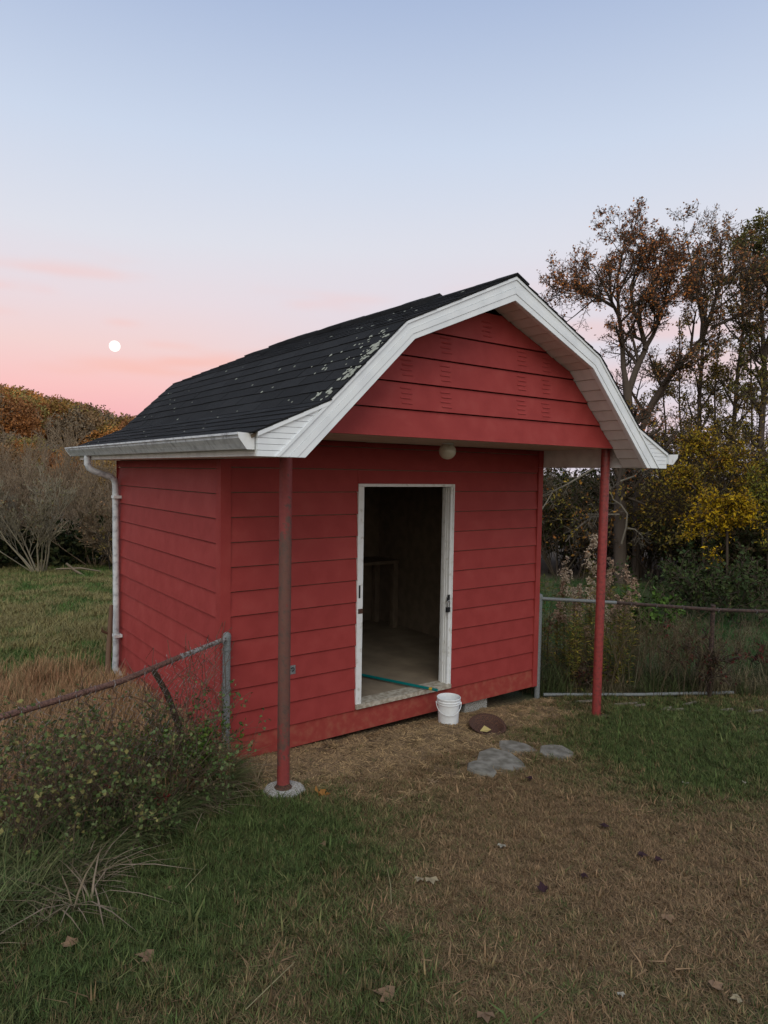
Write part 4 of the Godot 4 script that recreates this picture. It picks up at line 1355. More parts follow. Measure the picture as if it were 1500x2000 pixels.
		xf[j].append(Transform3D(Basis(Vector3.UP, rf(0, TAU)) * Basis.from_scale(Vector3(s, s, s)), Vector3(q.x, gy(q.x, q.y), q.y)))
		cl[j].append(c * rf(0.7, 1.25))
	for q in [[-1.66, 1.55, 16, 0.13], [-1.25, 1.15, 12, 0.12], [-0.55, 0.72, 9, 0.12], [-1.45, 1.4, 9, 0.12], [-0.1, 0.45, 7, 0.12]]:
		for i in q[2]:
			var x: float = q[0] + rng.randfn(0, q[3])
			var z: float = q[1] + rng.randfn(0, q[3])
			var s := rf(0.7, 1.15)
			xf[2 + i % 2].append(Transform3D(Basis(Vector3.UP, rf(0, TAU)) * Basis.from_scale(Vector3(s, s, s)), Vector3(x, gy(x, z), z)))
			cl[2 + i % 2].append(Color(0.27, 0.20, 0.145).lerp(Color(0.19, 0.14, 0.07), rng.randf()) * rf(0.75, 1.2))
	var g1 := mass("long_grass", "long uncut green grass flopping over below the brush", "grass")
	var g2 := mass("dry_grass", "tan dry grass blades bent over at the lawn edge", "grass")
	for j in 4: scatter("blades", lg[j] if j < 2 else dg[j - 2], xf[j], cl[j], g1 if j < 2 else g2)
	# russet grass and mown meadow beyond the fence
	var rt := tuft(16, 0.34, 0.07, 0.006, 0.1, 0.7, 3)
	var mt := tuft(16, 0.11, 0.13, 0.008, 0.3, 1.0, 2)
	var rx := []
	var rc := PackedColorArray()
	var mx := []
	var mc := PackedColorArray()
	for i in 9000:
		var d := rf(4.6, 8.8)
		var p := base_px(rf(-320, 440), d)
		if p.x > -0.12 and p.z > -3.2: continue
		if p.z > 0.72 + (-0.3 - p.x) * 0.2 and p.x > -2.6: continue
		var edge := sm(8.6, 7.2, d + patchn.get_noise_2d(p.x * 60, p.z * 60) * 1.5)
		if rng.randf() > edge: continue
		var s := rf(0.6, 1.15)
		rx.append(Transform3D(Basis(Vector3.UP, rf(0, TAU)) * Basis.from_scale(Vector3(s, s, s)), p))
		rc.append(Color(0.42, 0.21, 0.115).lerp(Color(0.42, 0.29, 0.15), rng.randf()) * rf(0.65, 1.2) if rng.randf() < 0.86 else Color(0.06, 0.085, 0.03))
	for i in 26000:
		var d := 7.0 + pow(rng.randf(), 0.8) * 17.0
		var p := base_px(rf(-320, 470), d)
		if p.x > -0.12 and p.z > -3.2: continue
		var k := patchn.get_noise_2d(p.x * 45 + 300, p.z * 90)
		var yl := sm(-0.1, 0.35, k + 0.45 * exp(-pow((d - 11.5) / 2.0, 2)) - 0.25 * exp(-pow((d - 8.8) / 1.0, 2)))
		var s := rf(0.6, 1.2) * (1.0 + 0.5 * yl)
		mx.append(Transform3D(Basis(Vector3.UP, rf(0, TAU)) * Basis.from_scale(Vector3(s, s, s)), p))
		mc.append(Color(0.085, 0.155, 0.035).lerp(Color(0.27, 0.215, 0.09), clampf(yl + rng.randfn(0, 0.15), 0, 1)) * rf(0.7, 1.25))
	tag(scatter("russet_grass", rt, rx, rc), "reddish brown standing grass beyond the rusty rail", "grass", "", "stuff")
	tag(scatter("meadow_grass", mt, mx, mc), "green meadow with straw coloured tufts beyond the fence", "grass", "", "stuff")

# ------------------------------------------------------------------ trees and weeds on the east side
func stem_px(a: Array, d: float, r0: float, r1: float, wob := 0.25) -> Array:
	var pts := []
	var rr := []
	for i in a.size():
		var p := far_px(a[i][0], a[i][1], d + (rf(-wob, wob) if i > 0 else 0.0))
		if i == 0 and a[i].size() > 2: p.y = gy(p.x, p.z) - 0.1
		pts.append(p)
		rr.append(lerpf(r0, r1, float(i) / (a.size() - 1)))
	return [pts, rr]
func right_side() -> void:
	var oakbark := Color(0.10, 0.078, 0.06)
	var oc := [Color(0.40, 0.145, 0.045), Color(0.30, 0.11, 0.045), Color(0.46, 0.18, 0.05), Color(0.26, 0.12, 0.065), Color(0.24, 0.11, 0.07)]
	# big oak
	var dens := func(o: Vector3) -> bool:
		return rng.randf() < lerpf(0.5, 0.9, sm(4.0, 8.0, o.y))
	var P := {levels = 4, n = [12, 7, 5, 4], from = 0.15, ratio = 0.52, ang = 50.0, wander = 0.16, up = 0.07, rmin = 0.0045, bark = oakbark, leaves = 0.85, leafdepth = 0, cols = oc, size = 0.075, wide = 0.6, scatter = 0.08, limb = 2.4, mask = dens}
	var d := 20.0
	var stems := [
		stem_px([[1213, 1115, 0], [1211, 1000], [1219, 900], [1228, 800], [1224, 745]], d, 0.19, 0.11, 0.05),
		stem_px([[1226, 765], [1218, 720], [1215, 660], [1209, 618], [1195, 590], [1180, 560], [1165, 530]], d, 0.085, 0.02),
		stem_px([[1209, 622], [1207, 580], [1206, 545], [1215, 500], [1222, 455]], d, 0.05, 0.015),
		stem_px([[1228, 765], [1243, 720], [1262, 680], [1250, 635], [1236, 600], [1232, 560], [1248, 515], [1262, 470]], d, 0.095, 0.02),
		stem_px([[1258, 683], [1275, 655], [1290, 620], [1300, 580], [1305, 530]], d, 0.07, 0.02),
		stem_px([[1236, 602], [1262, 575], [1285, 540], [1290, 500]], d, 0.05, 0.02),
		stem_px([[1200, 600], [1175, 585], [1145, 575], [1115, 560], [1085, 565]], d, 0.05, 0.015)]
	leafy("oak_tree", base_px(1213, d), P, "tall oak with a few rusty brown leaves behind the shed roof", "tree", "", stems)
	# leaning oak
	P = P.duplicate()
	P.limb = 2.7; P.n = [13, 7, 5, 4]; P.leaves = 0.75; P.erase("mask")
	P.cols = [Color(0.28, 0.12, 0.065), Color(0.24, 0.13, 0.065), Color(0.29, 0.17, 0.065), Color(0.36, 0.15, 0.055)]
	d = 21.0
	stems = [
		stem_px([[1242, 1110, 0], [1244, 1000], [1250, 850], [1272, 790], [1310, 730], [1352, 688], [1370, 662]], d, 0.11, 0.06, 0.05),
		stem_px([[1370, 664], [1372, 630], [1366, 595], [1358, 560], [1350, 510], [1340, 470]], d, 0.055, 0.015),
		stem_px([[1374, 655], [1388, 615], [1400, 575], [1412, 530], [1405, 480]], d, 0.06, 0.02),
		stem_px([[1390, 640], [1430, 622], [1470, 605], [1510, 585]], d, 0.05, 0.02)]
	leafy("leaning_oak", base_px(1242, d), P, "oak with a curved trunk leaning away from the shed", "tree", "", stems)
	# taller, greener trees to the side
	var yg := [Color(0.20, 0.165, 0.04), Color(0.24, 0.18, 0.04), Color(0.14, 0.13, 0.038), Color(0.30, 0.20, 0.04), Color(0.22, 0.135, 0.042)]
	var og := [Color(0.27, 0.145, 0.05), Color(0.20, 0.15, 0.045), Color(0.15, 0.13, 0.042), Color(0.31, 0.165, 0.05)]
	var gg := [Color(0.14, 0.14, 0.042), Color(0.17, 0.155, 0.046), Color(0.11, 0.11, 0.036), Color(0.22, 0.165, 0.05)]
	var Q := P.duplicate()
	Q.n = [26, 7, 4, 3]; Q.limb = 2.1; Q.leaves = 1.7; Q.size = 0.085; Q.cols = yg; Q.up = 0.06; Q.from = 0.25
	d = 23.0
	leafy("slender_tree", base_px(1368, d), Q, "slender tree with olive yellow leaves behind the yellow shrub", "tree", "", [stem_px([[1368, 1100, 0], [1366, 1000], [1367, 880], [1366, 780], [1372, 690], [1380, 600], [1376, 540]], d, 0.10, 0.02, 0.1)])
	Q.cols = og
	leafy("slender_tree", base_px(1440, 24.5), Q, "slender tree with brown and olive leaves beside the dark trunk", "tree", "", [stem_px([[1440, 1100, 0], [1438, 980], [1432, 850], [1440, 740], [1452, 640], [1448, 540], [1455, 470]], 24.5, 0.10, 0.02, 0.1)])
	Q.cols = gg
	Q.leaves = 1.8
	leafy("dark_trunk_tree", base_px(1492, 22), Q, "tree with a dark upright trunk and green top leaves", "tree", "", [stem_px([[1492, 1110, 0], [1490, 980], [1486, 860], [1494, 740], [1488, 620], [1478, 530], [1470, 470]], 22, 0.12, 0.02, 0.1), stem_px([[1492, 700], [1515, 620], [1530, 540], [1525, 470]], 22, 0.09, 0.03, 0.1)])
	Q.leaves = 3.0
	Q.cols = og
	leafy("slender_tree", base_px(1600, 22), Q, "slender brown leaved tree standing past the dark trunk", "tree", "", [stem_px([[1600, 1110, 0], [1602, 900], [1596, 700], [1604, 480]], 22, 0.15, 0.03, 0.1)])
	var T := Q.duplicate()
	T.n = [22, 6, 4, 2]; T.limb = 1.7; T.leaves = 2.2; T.from = 0.2; T.cols = yg
	var k := 0
	for q in [[1300, 24, 700, "thin sapling with sparse olive leaves behind the curved oak"], [1335, 25.5, 620, "thin sapling beside the slender olive yellow tree"], [1405, 26, 560, "thin sapling between the two slender trees"], [1470, 27, 540, "thin sapling behind the dark trunk"], [1270, 26, 800, "thin short sapling close behind the roof end"]]:
		T.cols = [yg, og][k % 2]
		k += 1
		leafy("sapling", base_px(q[0], q[1]), T, q[3], "tree", "", [stem_px([[q[0], 1090, 0], [q[0] + rf(-8, 8), 980], [q[0] + rf(-12, 12), (980 + q[2]) / 2.0], [q[0] + rf(-12, 12), q[2]]], q[1], 0.06, 0.015, 0.1)])
	# pale dead limbs low on the big oak
	var lt := MB.new()
	for a in [[[1214, 1062], [1223, 1030], [1225, 1003], [1212, 985], [1198, 976], [1193, 962], [1190, 945]], [[1170, 1008], [1150, 1015], [1132, 1028], [1116, 1045], [1105, 1058]], [[1210, 1005], [1190, 1005], [1170, 1008], [1140, 1013]], [[1225, 1032], [1240, 1034], [1252, 1045]], [[1212, 940], [1240, 930], [1252, 918], [1262, 925]], [[1160, 915], [1135, 930], [1110, 945], [1080, 960], [1065, 985], [1055, 1000]]]:
		var st := stem_px(a, 19.5, 0.032, 0.016, 0.1)
		lt.col = Color(0.17, 0.145, 0.115) * rf(0.8, 1.15)
		lt.tube(st[0], st[1], 5, false)
		var PP := {levels = 2, n = [9, 4], ratio = 0.5, ang = 50.0, wander = 0.3, up = -0.03, rmin = 0.008, bark = Color(0.13, 0.11, 0.085), leaves = 0.0}
		for i in st[1].size(): st[1][i] = 0.022
		sprout(lt, null, st[0], st[1], 1.1, 0, PP)
	solid("dead_limbs", lt, M.bark, base_px(1200, 19.5), "pale crooked dead limbs hanging low by the oak trunk", "branches")
	# orange leaves still on low twigs
	var S := {levels = 2, n = [7, 4], ratio = 0.5, ang = 50.0, wander = 0.25, up = 0.02, rmin = 0.006, bark = Color(0.08, 0.06, 0.045), leaves = 1.4, leafdepth = 1, cols = [Color(0.35, 0.17, 0.03), Color(0.28, 0.11, 0.03), Color(0.14, 0.07, 0.03)], size = 0.10, wide = 0.7, scatter = 0.05, shoots = 12, tilt = 0.6, height = 2.6, radius = 0.02, foot = 0.4, wood = "stems", crownname = "leaves"}
	leafy("orange_shrub", base_px(1120, 20.5), S, "thin tall shrub with scattered orange leaves seen under the porch", "shrub")
	S.cols = [Color(0.3, 0.15, 0.03), Color(0.12, 0.06, 0.03), Color(0.06, 0.05, 0.02)]
	leafy("orange_shrub", base_px(1250, 21.5), S, "thin tall shrub with scattered orange leaves beyond the red post", "shrub")
	# yellow shrubs
	var Y := S.duplicate()
	Y.cols = [Color(0.36, 0.225, 0.012), Color(0.46, 0.29, 0.014), Color(0.26, 0.18, 0.016), Color(0.31, 0.17, 0.016)]
	Y.leaves = 7.0; Y.size = 0.085; Y.wide = 0.42; Y.shoots = 0; Y.limb = 0.95; Y.n = [18, 6]; Y.from = 0.1; Y.up = 0.0; Y.wander = 0.2; Y.scatter = 0.07
	leafy("yellow_shrub", base_px(1400, 16.5), Y, "bright yellow leaved shrub glowing low against the dark thicket", "shrub", "", [
		stem_px([[1425, 1110, 0], [1420, 1040], [1410, 1005], [1400, 970]], 16.5, 0.03, 0.02, 0.1), stem_px([[1410, 1030], [1385, 1012], [1355, 1022]], 16.4, 0.02, 0.012), stem_px([[1420, 1030], [1440, 1005], [1465, 1010]], 16.6, 0.02, 0.012), stem_px([[1415, 1010], [1425, 985], [1445, 990]], 16.3, 0.02, 0.012), stem_px([[1400, 1030], [1395, 1020], [1400, 1010]], 16.2, 0.02, 0.012)])
	Y.cols = [Color(0.27, 0.185, 0.018), Color(0.34, 0.22, 0.018), Color(0.20, 0.15, 0.022), Color(0.28, 0.14, 0.022)]
	Y.leaves = 6.0
	leafy("yellow_shrub", base_px(1350, 18.5), Y, "tall olive yellow shrub beside the end of the gutter", "shrub", "", [
		stem_px([[1380, 1110, 0], [1372, 1020], [1355, 950], [1340, 925]], 18.5, 0.04, 0.02, 0.1), stem_px([[1358, 955], [1345, 940], [1325, 930]], 18.3, 0.02, 0.012), stem_px([[1368, 990], [1380, 930], [1385, 890], [1375, 850]], 18.6, 0.03, 0.012), stem_px([[1380, 930], [1410, 900], [1440, 890]], 18.6, 0.025, 0.012), stem_px([[1385, 890], [1355, 870], [1345, 840]], 18.8, 0.025, 0.012), stem_px([[1440, 890], [1465, 930], [1460, 950]], 18.6, 0.02, 0.012)])
	Y.cols = [Color(0.17, 0.16, 0.025), Color(0.13, 0.13, 0.025), Color(0.23, 0.175, 0.022)]
	leafy("yellow_shrub", base_px(1500, 17.5), Y, "yellow green shrub in front of the dark trunk", "shrub", "", [stem_px([[1505, 1110, 0], [1500, 1040], [1495, 980], [1490, 930]], 17.5, 0.03, 0.02, 0.1), stem_px([[1498, 1000], [1480, 970], [1478, 940]], 17.5, 0.02, 0.012), stem_px([[1500, 960], [1520, 930], [1515, 880]], 17.5, 0.02, 0.012)])
	# olive undergrowth filling the gaps between the trunks
	var O := S.duplicate()
	O.leaves = 6.0; O.size = 0.09; O.n = [8, 5]; O.shoots = 12; O.tilt = 0.45; O.foot = 0.5; O.scatter = 0.10; O.wide = 0.5
	k = 0
	for q in [[1330, 20.5, 3.4, "olive bush rising behind the end of the gutter"], [1395, 21.5, 4.6, "tall olive bush between the slender trees"], [1455, 21.0, 4.4, "tall brownish bush in front of the dark trunk"], [1515, 20.5, 4.6, "tall olive bush at the side of the dark trunk"]]:
		O.height = q[2]
		O.cols = [[Color(0.22, 0.165, 0.032), Color(0.16, 0.13, 0.034), Color(0.28, 0.18, 0.028)], [Color(0.20, 0.135, 0.045), Color(0.15, 0.125, 0.036), Color(0.25, 0.16, 0.036)]][k % 2]
		leafy("olive_bush", base_px(q[0], q[1]), O, q[3], "bush")
		k += 1
	# dark thicket
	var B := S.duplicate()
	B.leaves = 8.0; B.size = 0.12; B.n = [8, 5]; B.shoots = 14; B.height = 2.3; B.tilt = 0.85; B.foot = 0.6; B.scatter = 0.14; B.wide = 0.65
	var lab := ["dark green thicket bush behind the porch post", "dark bush just beyond the shed corner", "dark bush below the gutter end", "dark bush at the back of the yellow shrub", "dark bush beneath the dark trunk", "dark bush at the wood edge past the fence", "dark bush behind the big oak trunk", "dark bush between the sapling stems", "dark bush behind the olive yellow shrub", "dark bush farthest along the wood edge"]
	k = 0
	for q in [[1150, 24, 3.1], [1075, 23, 3.0], [1250, 24, 2.2], [1320, 22.5, 1.9], [1410, 21, 2.2], [1480, 20, 2.0], [1195, 27, 3.6], [1300, 27, 3.3], [1370, 26, 3.3], [1570, 20, 2.4]]:
		B.height = q[2]
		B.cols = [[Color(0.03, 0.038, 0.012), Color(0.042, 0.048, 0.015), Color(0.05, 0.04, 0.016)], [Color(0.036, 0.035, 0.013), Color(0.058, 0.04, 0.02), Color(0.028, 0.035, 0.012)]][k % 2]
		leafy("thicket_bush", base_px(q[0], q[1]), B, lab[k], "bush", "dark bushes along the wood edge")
		k += 1
	for q in [[1700, 21, 2.6], [1640, 24, 3.2], [1010, 25, 2.6], [950, 27, 2.6]]:
		B.height = q[2]
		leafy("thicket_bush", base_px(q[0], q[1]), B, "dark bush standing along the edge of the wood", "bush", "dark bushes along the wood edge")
	var bs := {levels = 3, n = [9, 6, 4], ratio = 0.5, ang = 34.0, wander = 0.18, up = 0.05, rmin = 0.0075, bark = Color(0.15, 0.12, 0.085), leaves = 0.6, leafdepth = 0, cols = [Color(0.22, 0.12, 0.05), Color(0.14, 0.10, 0.05)], size = 0.07, wide = 0.5, scatter = 0.05, shoots = 9, tilt = 0.7, height = 2.6, radius = 0.03, foot = 0.2}
	for q in [[1095, 22, "bare twiggy shrub seen between the shed corner and the red post"], [1165, 25.5, "bare twiggy shrub behind the orange leaved one"], [1020, 23, "bare twiggy shrub hidden mostly by the shed"], [1262, 23, "bare twiggy shrub below the right gutter end".replace("right ", "")]]:
		leafy("bare_shrub", base_px(q[0], q[1]), bs, q[2], "shrub")
	# low plants at the wood edge
	var G := S.duplicate()
	G.leaves = 4.0; G.size = 0.09; G.shoots = 14; G.height = 0.7; G.tilt = 0.8; G.foot = 0.35; G.radius = 0.008; G.scatter = 0.05
	G.cols = [Color(0.07, 0.12, 0.025), Color(0.05, 0.085, 0.02)]
	leafy("leafy_weed", base_px(1290, 13), G, "fresh green weed patch on the meadow beyond the fence", "weed")
	G.cols = [Color(0.05, 0.065, 0.022), Color(0.035, 0.05, 0.02)]
	G.height = 1.3; G.foot = 0.5
	leafy("leafy_weed", base_px(1365, 16), G, "dull green climber patch under the yellow shrub", "weed")
	leafy("leafy_weed", base_px(1440, 15), G, "dull green weed patch right of the climber under the trees".replace(" right of ", " next to "), "weed")
	G.height = 0.75
	G.cols = [Color(0.14, 0.03, 0.028), Color(0.09, 0.024, 0.022)]
	G.shoots = 6; G.leaves = 1.4; G.size = 0.06
	leafy("red_leaved_plant", base_px(1472, 10.5), G, "bright red leaved sumac sprout beyond the fence rail", "plant")
	G.cols = [Color(0.10, 0.024, 0.02), Color(0.06, 0.02, 0.018), Color(0.05, 0.045, 0.02)]; G.height = 0.7; G.size = 0.032; G.tilt = 0.35; G.foot = 0.1; G.shoots = 6
	leafy("red_leaved_plant", Vector3(5.45, gy(5.45, 1.1), 1.1), G, "dark red creeper climbing the rusty fence post", "plant")
	G.height = 0.35
	leafy("red_leaved_plant", Vector3(4.35, gy(4.35, 0.2), 0.2), G, "small dark red plant behind the red porch post", "plant")
	# goldenrod
	k = 0
	for q in [[1158, 9.2, 1046, true], [1128, 8.9, 1094, true], [1172, 8.8, 1130, true], [1226, 9.0, 1108, true], [1205, 9.3, 1095, true], [1100, 8.8, 1135, true], [1145, 8.6, 1150, true], [1238, 8.7, 1135, true], [1075, 8.9, 1120, false], [1190, 8.5, 1140, false], [1118, 8.4, 1160, false], [1165, 8.3, 1175, false], [1215, 8.4, 1170, false], [1140, 8.2, 1190, false]]:
		goldenrod(base_px(q[0], q[1]), far_px(q[0], q[2], q[1]).y, q[3], k)
		k += 1
	# meadow and tall weeds beyond the fence
	var tall := [tuft(14, 0.5, 0.08, 0.008, 0.2, 0.9, 4), tuft(12, 0.36, 0.09, 0.008, 0.3, 1.2, 3)]
	var xf := [[], []]
	var cl := [PackedColorArray(), PackedColorArray()]
	for i in 15000:
		var d2 := 6.6 + pow(rng.randf(), 1.25) * 14.0
		var p := base_px(rf(1010, 1800), d2)
		var side := (p.x - 3.83) * 1.17 - (p.z - 0.0) * 1.67       # > 0 beyond the fence
		if side < 0.08 or p.x < 3.9: continue
		var near := sm(3.0, 0.3, side)
		var s := lerpf(0.55, 0.95, near) * rf(0.6, 1.15)
		var n2 := patchn.get_noise_2d(p.x * 70, p.z * 70 + 500)
		var c := Color(0.05, 0.105, 0.03).lerp(Color(0.075, 0.095, 0.035), near)
		if n2 + rng.randfn(0, 0.2) > 0.22 - 0.2 * near: c = Color(0.19, 0.155, 0.09)
		var j := rng.randi() % 2
		xf[j].append(Transform3D(Basis(Vector3.UP, rf(0, TAU)) * Basis.from_scale(Vector3(s, s, s)), p))
		cl[j].append(c * rf(0.6, 1.3))
	for i in 1300:
		var f := rng.randf()
		var x := lerpf(3.95, 7.6, f)
		var z := (x - 3.83) * 0.70 + (rf(-0.38, -0.06) if x < 5.9 else rf(-0.3, 0.1))
		var s := rf(0.25, 0.6)
		xf[1].append(Transform3D(Basis(Vector3.UP, rf(0, TAU)) * Basis.from_scale(Vector3(s, s, s)), Vector3(x, gy(x, z), z)))
		cl[1].append((Color(0.075, 0.10, 0.035) if rng.randf() < 0.6 else Color(0.22, 0.175, 0.10)) * rf(0.6, 1.3))
	var tg := mass("tall_grass", "tall rough grass and weeds beyond the low chain-link fence", "grass")
	for j in 2: scatter("blades", tall[j], xf[j], cl[j], tg)
	var wd := {levels = 2, n = [5, 3], ratio = 0.42, ang = 34.0, wander = 0.12, up = 0.05, rmin = 0.0022, bark = Color(0.13, 0.10, 0.065), leaves = 2.0, leafdepth = 1, cols = [Color(0.07, 0.075, 0.03), Color(0.10, 0.075, 0.04), Color(0.05, 0.06, 0.025)], size = 0.03, wide = 0.35, scatter = 0.02, shoots = 7, tilt = 0.4, height = 0.7, radius = 0.005, foot = 0.1, wood = "stems", crownname = "leaves"}
	k = 0
	for q in [[4.5, 0.38], [4.85, 0.5], [5.0, 0.75], [5.2, 0.55], [5.55, 0.95], [5.8, 1.2], [6.0, 1.0], [6.3, 1.55], [6.6, 1.4], [6.9, 1.9], [4.9, 0.1], [5.5, 0.5], [6.1, 0.6], [5.3, 1.0], [7.3, 2.1], [5.9, 0.2]]:
		wd.height = rf(0.55, 0.95)
		leafy("tall_weed", Vector3(q[0], gy(q[0], q[1]), q[1]), wd, "thin brown-stemmed weed standing against the low chain-link fence", "weed", "tall weeds along the low fence")
	var gs := wd.duplicate()
	gs.shoots = 4; gs.height = 1.2; gs.leaves = 0.6; gs.bark = Color(0.16, 0.14, 0.09); gs.n = [3, 2]
	leafy("tall_weed", Vector3(4.72, gy(4.72, 0.66), 0.66), gs, "tallest bare forked weed stalk rising above the low fence rail", "weed")

func goldenrod(base: Vector3, top: float, plume: bool, k: int) -> void:
	var lab: String = ["tallest goldenrod with a cream seed plume seen beside the red post", "goldenrod with a cream plume next to the tallest one", "goldenrod with a pale plume close behind the red post", "goldenrod with a dusty pink plume beyond the red post", "goldenrod with a dusty pink plume just hidden by the red post", "low goldenrod with a dusty pink plume nearer the shed corner", "low goldenrod with a dusty pink plume above the grey rail", "low goldenrod with a dusty pink plume where the rail turns rusty"][k] if plume else "goldenrod with narrow yellowing leaves and no plume behind the low fence"
	var t := thing("goldenrod", base, lab, "plant", "goldenrod with plumes" if plume else "goldenrod without plumes")
	var st := MB.new()
	var lf := MB.new()
	var pm := MB.new()
	for i in 4:
		var h := (top - base.y) * (1.0 if i == 0 else rf(0.6, 0.92))
		var o := base + Vector3(rf(-0.12, 0.12), 0, rf(-0.12, 0.12)) * float(i > 0)
		var e := o + Vector3(rf(-0.08, 0.08), h, rf(-0.08, 0.08))
		var m := o.lerp(e, 0.5) + Vector3(rf(-0.03, 0.03), 0, rf(-0.03, 0.03))
		st.col = Color(0.10, 0.085, 0.04)
		st.tube([o, m, e], [0.005, 0.004, 0.002], 4, false)
		var nl := int(h * 75)
		for j in nl:
			var f := rf(0.12, 0.97 if not plume else 0.85)
			var p: Vector3 = o.lerp(m, f * 2) if f < 0.5 else m.lerp(e, f * 2 - 1)
			var w := rf(0, TAU)
			lf.col = (pick([Color(0.22, 0.21, 0.035), Color(0.30, 0.24, 0.04), Color(0.15, 0.16, 0.035), Color(0.30, 0.19, 0.07)]) as Color) * rf(0.6, 1.25)
			lf.leaf(p, Vector3(cos(w), rf(-0.3, 0.5), sin(w)).normalized(), Vector3.UP, rf(0.06, 0.11), 0.02)
		if plume:
			var pc := Color(0.50, 0.40, 0.30) if k < 3 else Color(0.36, 0.25, 0.18)
			for b in 12:
				var f := rf(0.0, 1.0)
				var p := e - Vector3(0, 0.24 * f, 0)
				var w := rf(0, TAU)
				var ln := 0.04 + 0.10 * f * rf(0.6, 1.1)
				for j in 16:
					var q := j / 16.0
					var c := p + Vector3(cos(w) * ln * q, 0.035 * sin(q * PI) - 0.03 * q * q, sin(w) * ln * q)
					pm.col = pc * rf(0.65, 1.25)
					pm.leaf(c, (rdir() + Vector3(0, 0.6, 0)).normalized(), rdir(), rf(0.02, 0.036), 0.018)
	obj("stem", st, M.bark, t)
	obj("leaves", lf, M.leaf, t)
	if pm.v.size(): obj("plume", pm, M.leaf, t)

# ------------------------------------------------------------------ thicket, barn and hill on the west side
func left_side() -> void:
	var gb := Color(0.28, 0.235, 0.165)
	var P := {levels = 3, n = [9, 6, 4], ratio = 0.5, ang = 30.0, wander = 0.14, up = 0.10, rmin = 0.0075, bark = gb, leaves = 0.5, leafdepth = 0, cols = [Color(0.17, 0.145, 0.07), Color(0.14, 0.13, 0.06), Color(0.22, 0.135, 0.07)], size = 0.07, wide = 0.5, scatter = 0.05, shoots = 9, tilt = 0.95, height = 2.3, radius = 0.03, foot = 0.15}
	leafy("bare_willow", base_px(76, 20.5), P, "bare many-stemmed willow with a short pale trunk on the meadow edge", "tree", "", [[[base_px(76, 20.5) - Vector3(0, 0.1, 0), base_px(76, 20.5) + Vector3(0.0, 0.12, 0), base_px(76, 20.5) + Vector3(0.02, 0.3, 0)], [0.15, 0.11, 0.03]]])
	P.shoots = 10; P.bark = Color(0.28, 0.205, 0.135)
	var k := 0
	var lab := ["bare brown shrub standing by the shed's rear corner", "bare brown shrub just past the willow", "tall bare shrub behind the willow", "tall bare shrub behind the downspout", "bare grey shrub at the frame of the meadow past the willow", "far bare tree between the willow and the hill", "far bare tree in front of the hill above the gutter", "low bare shrub in front of the dark hedge", "far bare shrub at the foot of the hill"]
	for q in [[185, 22, 2.2], [-20, 22, 2.4], [110, 25, 2.9], [215, 25, 2.8], [-90, 23, 2.7], [50, 29, 3.6], [160, 29, 3.5], [240, 21, 1.5], [-10, 33, 4.2]]:
		P.height = q[2]
		P.cols = [[Color(0.19, 0.13, 0.07), Color(0.15, 0.135, 0.075)], [Color(0.26, 0.145, 0.075), Color(0.17, 0.13, 0.075)]][k % 2]
		leafy("bare_shrub", base_px(q[0], q[1]), P, lab[k], "shrub", "bare shrubs along the meadow")
		k += 1
	# dark undergrowth
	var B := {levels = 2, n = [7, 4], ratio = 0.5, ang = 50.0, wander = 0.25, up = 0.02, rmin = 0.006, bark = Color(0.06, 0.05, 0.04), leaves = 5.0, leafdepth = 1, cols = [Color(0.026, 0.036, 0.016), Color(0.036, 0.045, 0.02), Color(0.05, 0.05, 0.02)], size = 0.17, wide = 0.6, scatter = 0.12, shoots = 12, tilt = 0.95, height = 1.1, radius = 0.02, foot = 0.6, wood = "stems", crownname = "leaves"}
	for q in [[-60, 22.5, 1.2], [10, 23, 1.2], [130, 23, 1.3], [200, 23.5, 1.5], [255, 23, 1.5], [60, 25, 1.3], [-140, 23, 1.3], [320, 24, 1.6]]:
		B.height = q[2]
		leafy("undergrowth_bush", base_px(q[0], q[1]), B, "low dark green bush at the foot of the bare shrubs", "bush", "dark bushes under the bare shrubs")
	B.cols = [Color(0.14, 0.10, 0.03), Color(0.10, 0.075, 0.03)]; B.height = 1.3; B.leaves = 2.0; B.size = 0.1
	leafy("yellowing_bush", base_px(222, 21), B, "yellowing bush close to the shed's rear corner", "bush")
	var st := MB.new()
	st.col = Color(0.22, 0.17, 0.12)
	var a := base_px(140, 19.5)
	st.tube([a + Vector3(-0.15, 0.35, 0), a + Vector3(0.05, 0.15, 0), a + Vector3(0.3, -0.02, 0.1)], [0.03, 0.035, 0.03], 6)
	st.tube([a + Vector3(-0.4, 0.22, 0), a + Vector3(0.2, 0.2, 0), a + Vector3(0.7, 0.08, 0)], [0.02, 0.025, 0.015], 6)
	solid("fallen_branch", st, M.bark, a, "pale broken branches lying on the meadow below the willow", "branch")
	# barn far off
	var bp := base_px(84, 118)
	var t := thing("distant_barn", bp, "grey roofed barn half hidden by bare branches below the hill", "barn")
	var y := far_px(84, 868, 118).y
	var rt := Vector3(cos(deg_to_rad(9)), 0, sin(deg_to_rad(9)))
	var fwd := Vector3(-rt.z, 0, rt.x)
	var mb := MB.new()
	var c0 := Vector3(bp.x, bp.y - 1.5, bp.z)
	var hw := y - 1.2 - c0.y
	mb.prism([c0 - rt * 3 + fwd * 2, c0 + rt * 3 + fwd * 2, c0 + rt * 3 + fwd * 2 + Vector3(0, hw, 0), c0 - rt * 3 + fwd * 2 + Vector3(0, hw, 0)], -fwd * 4)
	obj("wall", mb, M.scrap, t)
	mb = MB.new()
	var e0 := c0 + Vector3(0, hw + 0.01, 0)
	mb.prism([e0 - rt * 3.3 + fwd * 2.4, e0 - rt * 3.3 + Vector3(0, 1.3, 0), e0 - rt * 3.3 - fwd * 2.4], rt * 6.6)
	obj("roof", mb, M.galv, t)
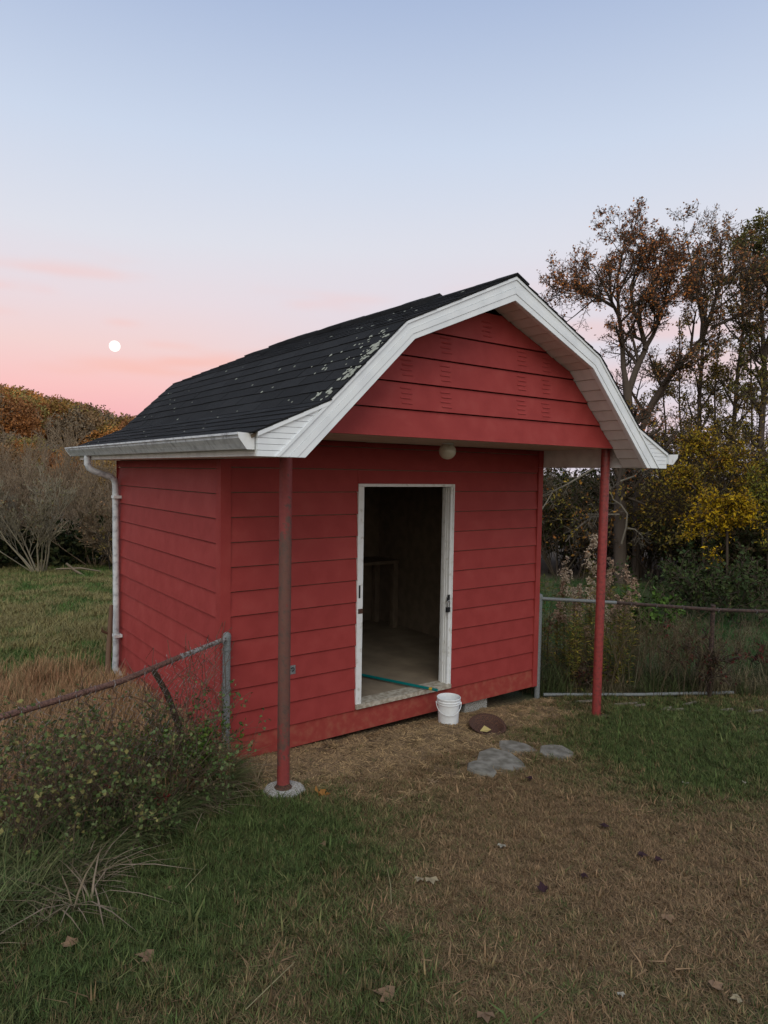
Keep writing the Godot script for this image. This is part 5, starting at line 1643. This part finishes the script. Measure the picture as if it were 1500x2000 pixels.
	# wood on the hill
	var crowns := []
	for v in 4:
		mb = MB.new()
		for i in 1500:
			var d := rdir()
			var rr := pow(rng.randf(), 0.2)
			var lump := 1.0 + 0.25 * sin(d.x * 5 + v) * sin(d.z * 4.3 + v * 2) * cos(d.y * 4.0)
			var p := Vector3(d.x * 3.4, d.y * 3.6, d.z * 3.4) * rr * lump + Vector3(0, 5.2, 0)
			if p.y < 0.5: continue
			mb.col = Color.WHITE * rf(0.6, 1.35)
			mb.leaf(p, rdir(), rdir(), rf(0.25, 0.6), rf(0.2, 0.4))
		for i in 10:
			mb.col = Color.WHITE * 0.45
			var d := (rdir() + Vector3(0, 0.8, 0)).normalized()
			mb.tube([Vector3(0, 2.0, 0), Vector3(0, 4.5, 0) + d * 2.0, Vector3(0, 5.2, 0) + d * rf(3.0, 4.2)], [0.16, 0.1, 0.04], 3, false)
		mb.col = Color.WHITE * 0.45
		mb.tube([Vector3(0, -1, 0), Vector3(0, 4, 0)], [0.25, 0.15], 5, false)
		crowns.append(mb.mesh(M.leaf))
	var pal := [Color(0.46, 0.19, 0.06), Color(0.38, 0.165, 0.065), Color(0.29, 0.18, 0.09), Color(0.38, 0.23, 0.065), Color(0.23, 0.17, 0.11), Color(0.50, 0.22, 0.065), Color(0.27, 0.21, 0.07)]
	var xf := [[], [], [], []]
	var cl := [PackedColorArray(), PackedColorArray(), PackedColorArray(), PackedColorArray()]
	for i in 1900:
		var d := lerpf(75, 200, pow(rng.randf(), 0.7))
		var u := rf(-500, 700)
		if absf(u - 84) < 40 and d > 100 and d < 125: continue
		var p := base_px(u, d)
		var j := rng.randi() % 4
		var s := rf(0.6, 1.15)
		if d < 110: s *= 0.55
		var nv := patchn.get_noise_2d(p.x * 5, p.z * 5)
		var c: Color = pal[clampi(int((nv * 1.3 + 0.5) * 7 + rf(-1.6, 1.6)), 0, 6)]
		xf[j].append(Transform3D(Basis(Vector3.UP, rf(0, TAU)) * Basis.from_scale(Vector3(s * rf(0.85, 1.15), s, s)), p))
		cl[j].append(c * rf(0.75, 1.2))
	var hf := mass("hillside_forest", "autumn wood of orange and brown trees covering the far hill", "forest")
	for j in 4: scatter("crowns", crowns[j], xf[j], cl[j], hf)
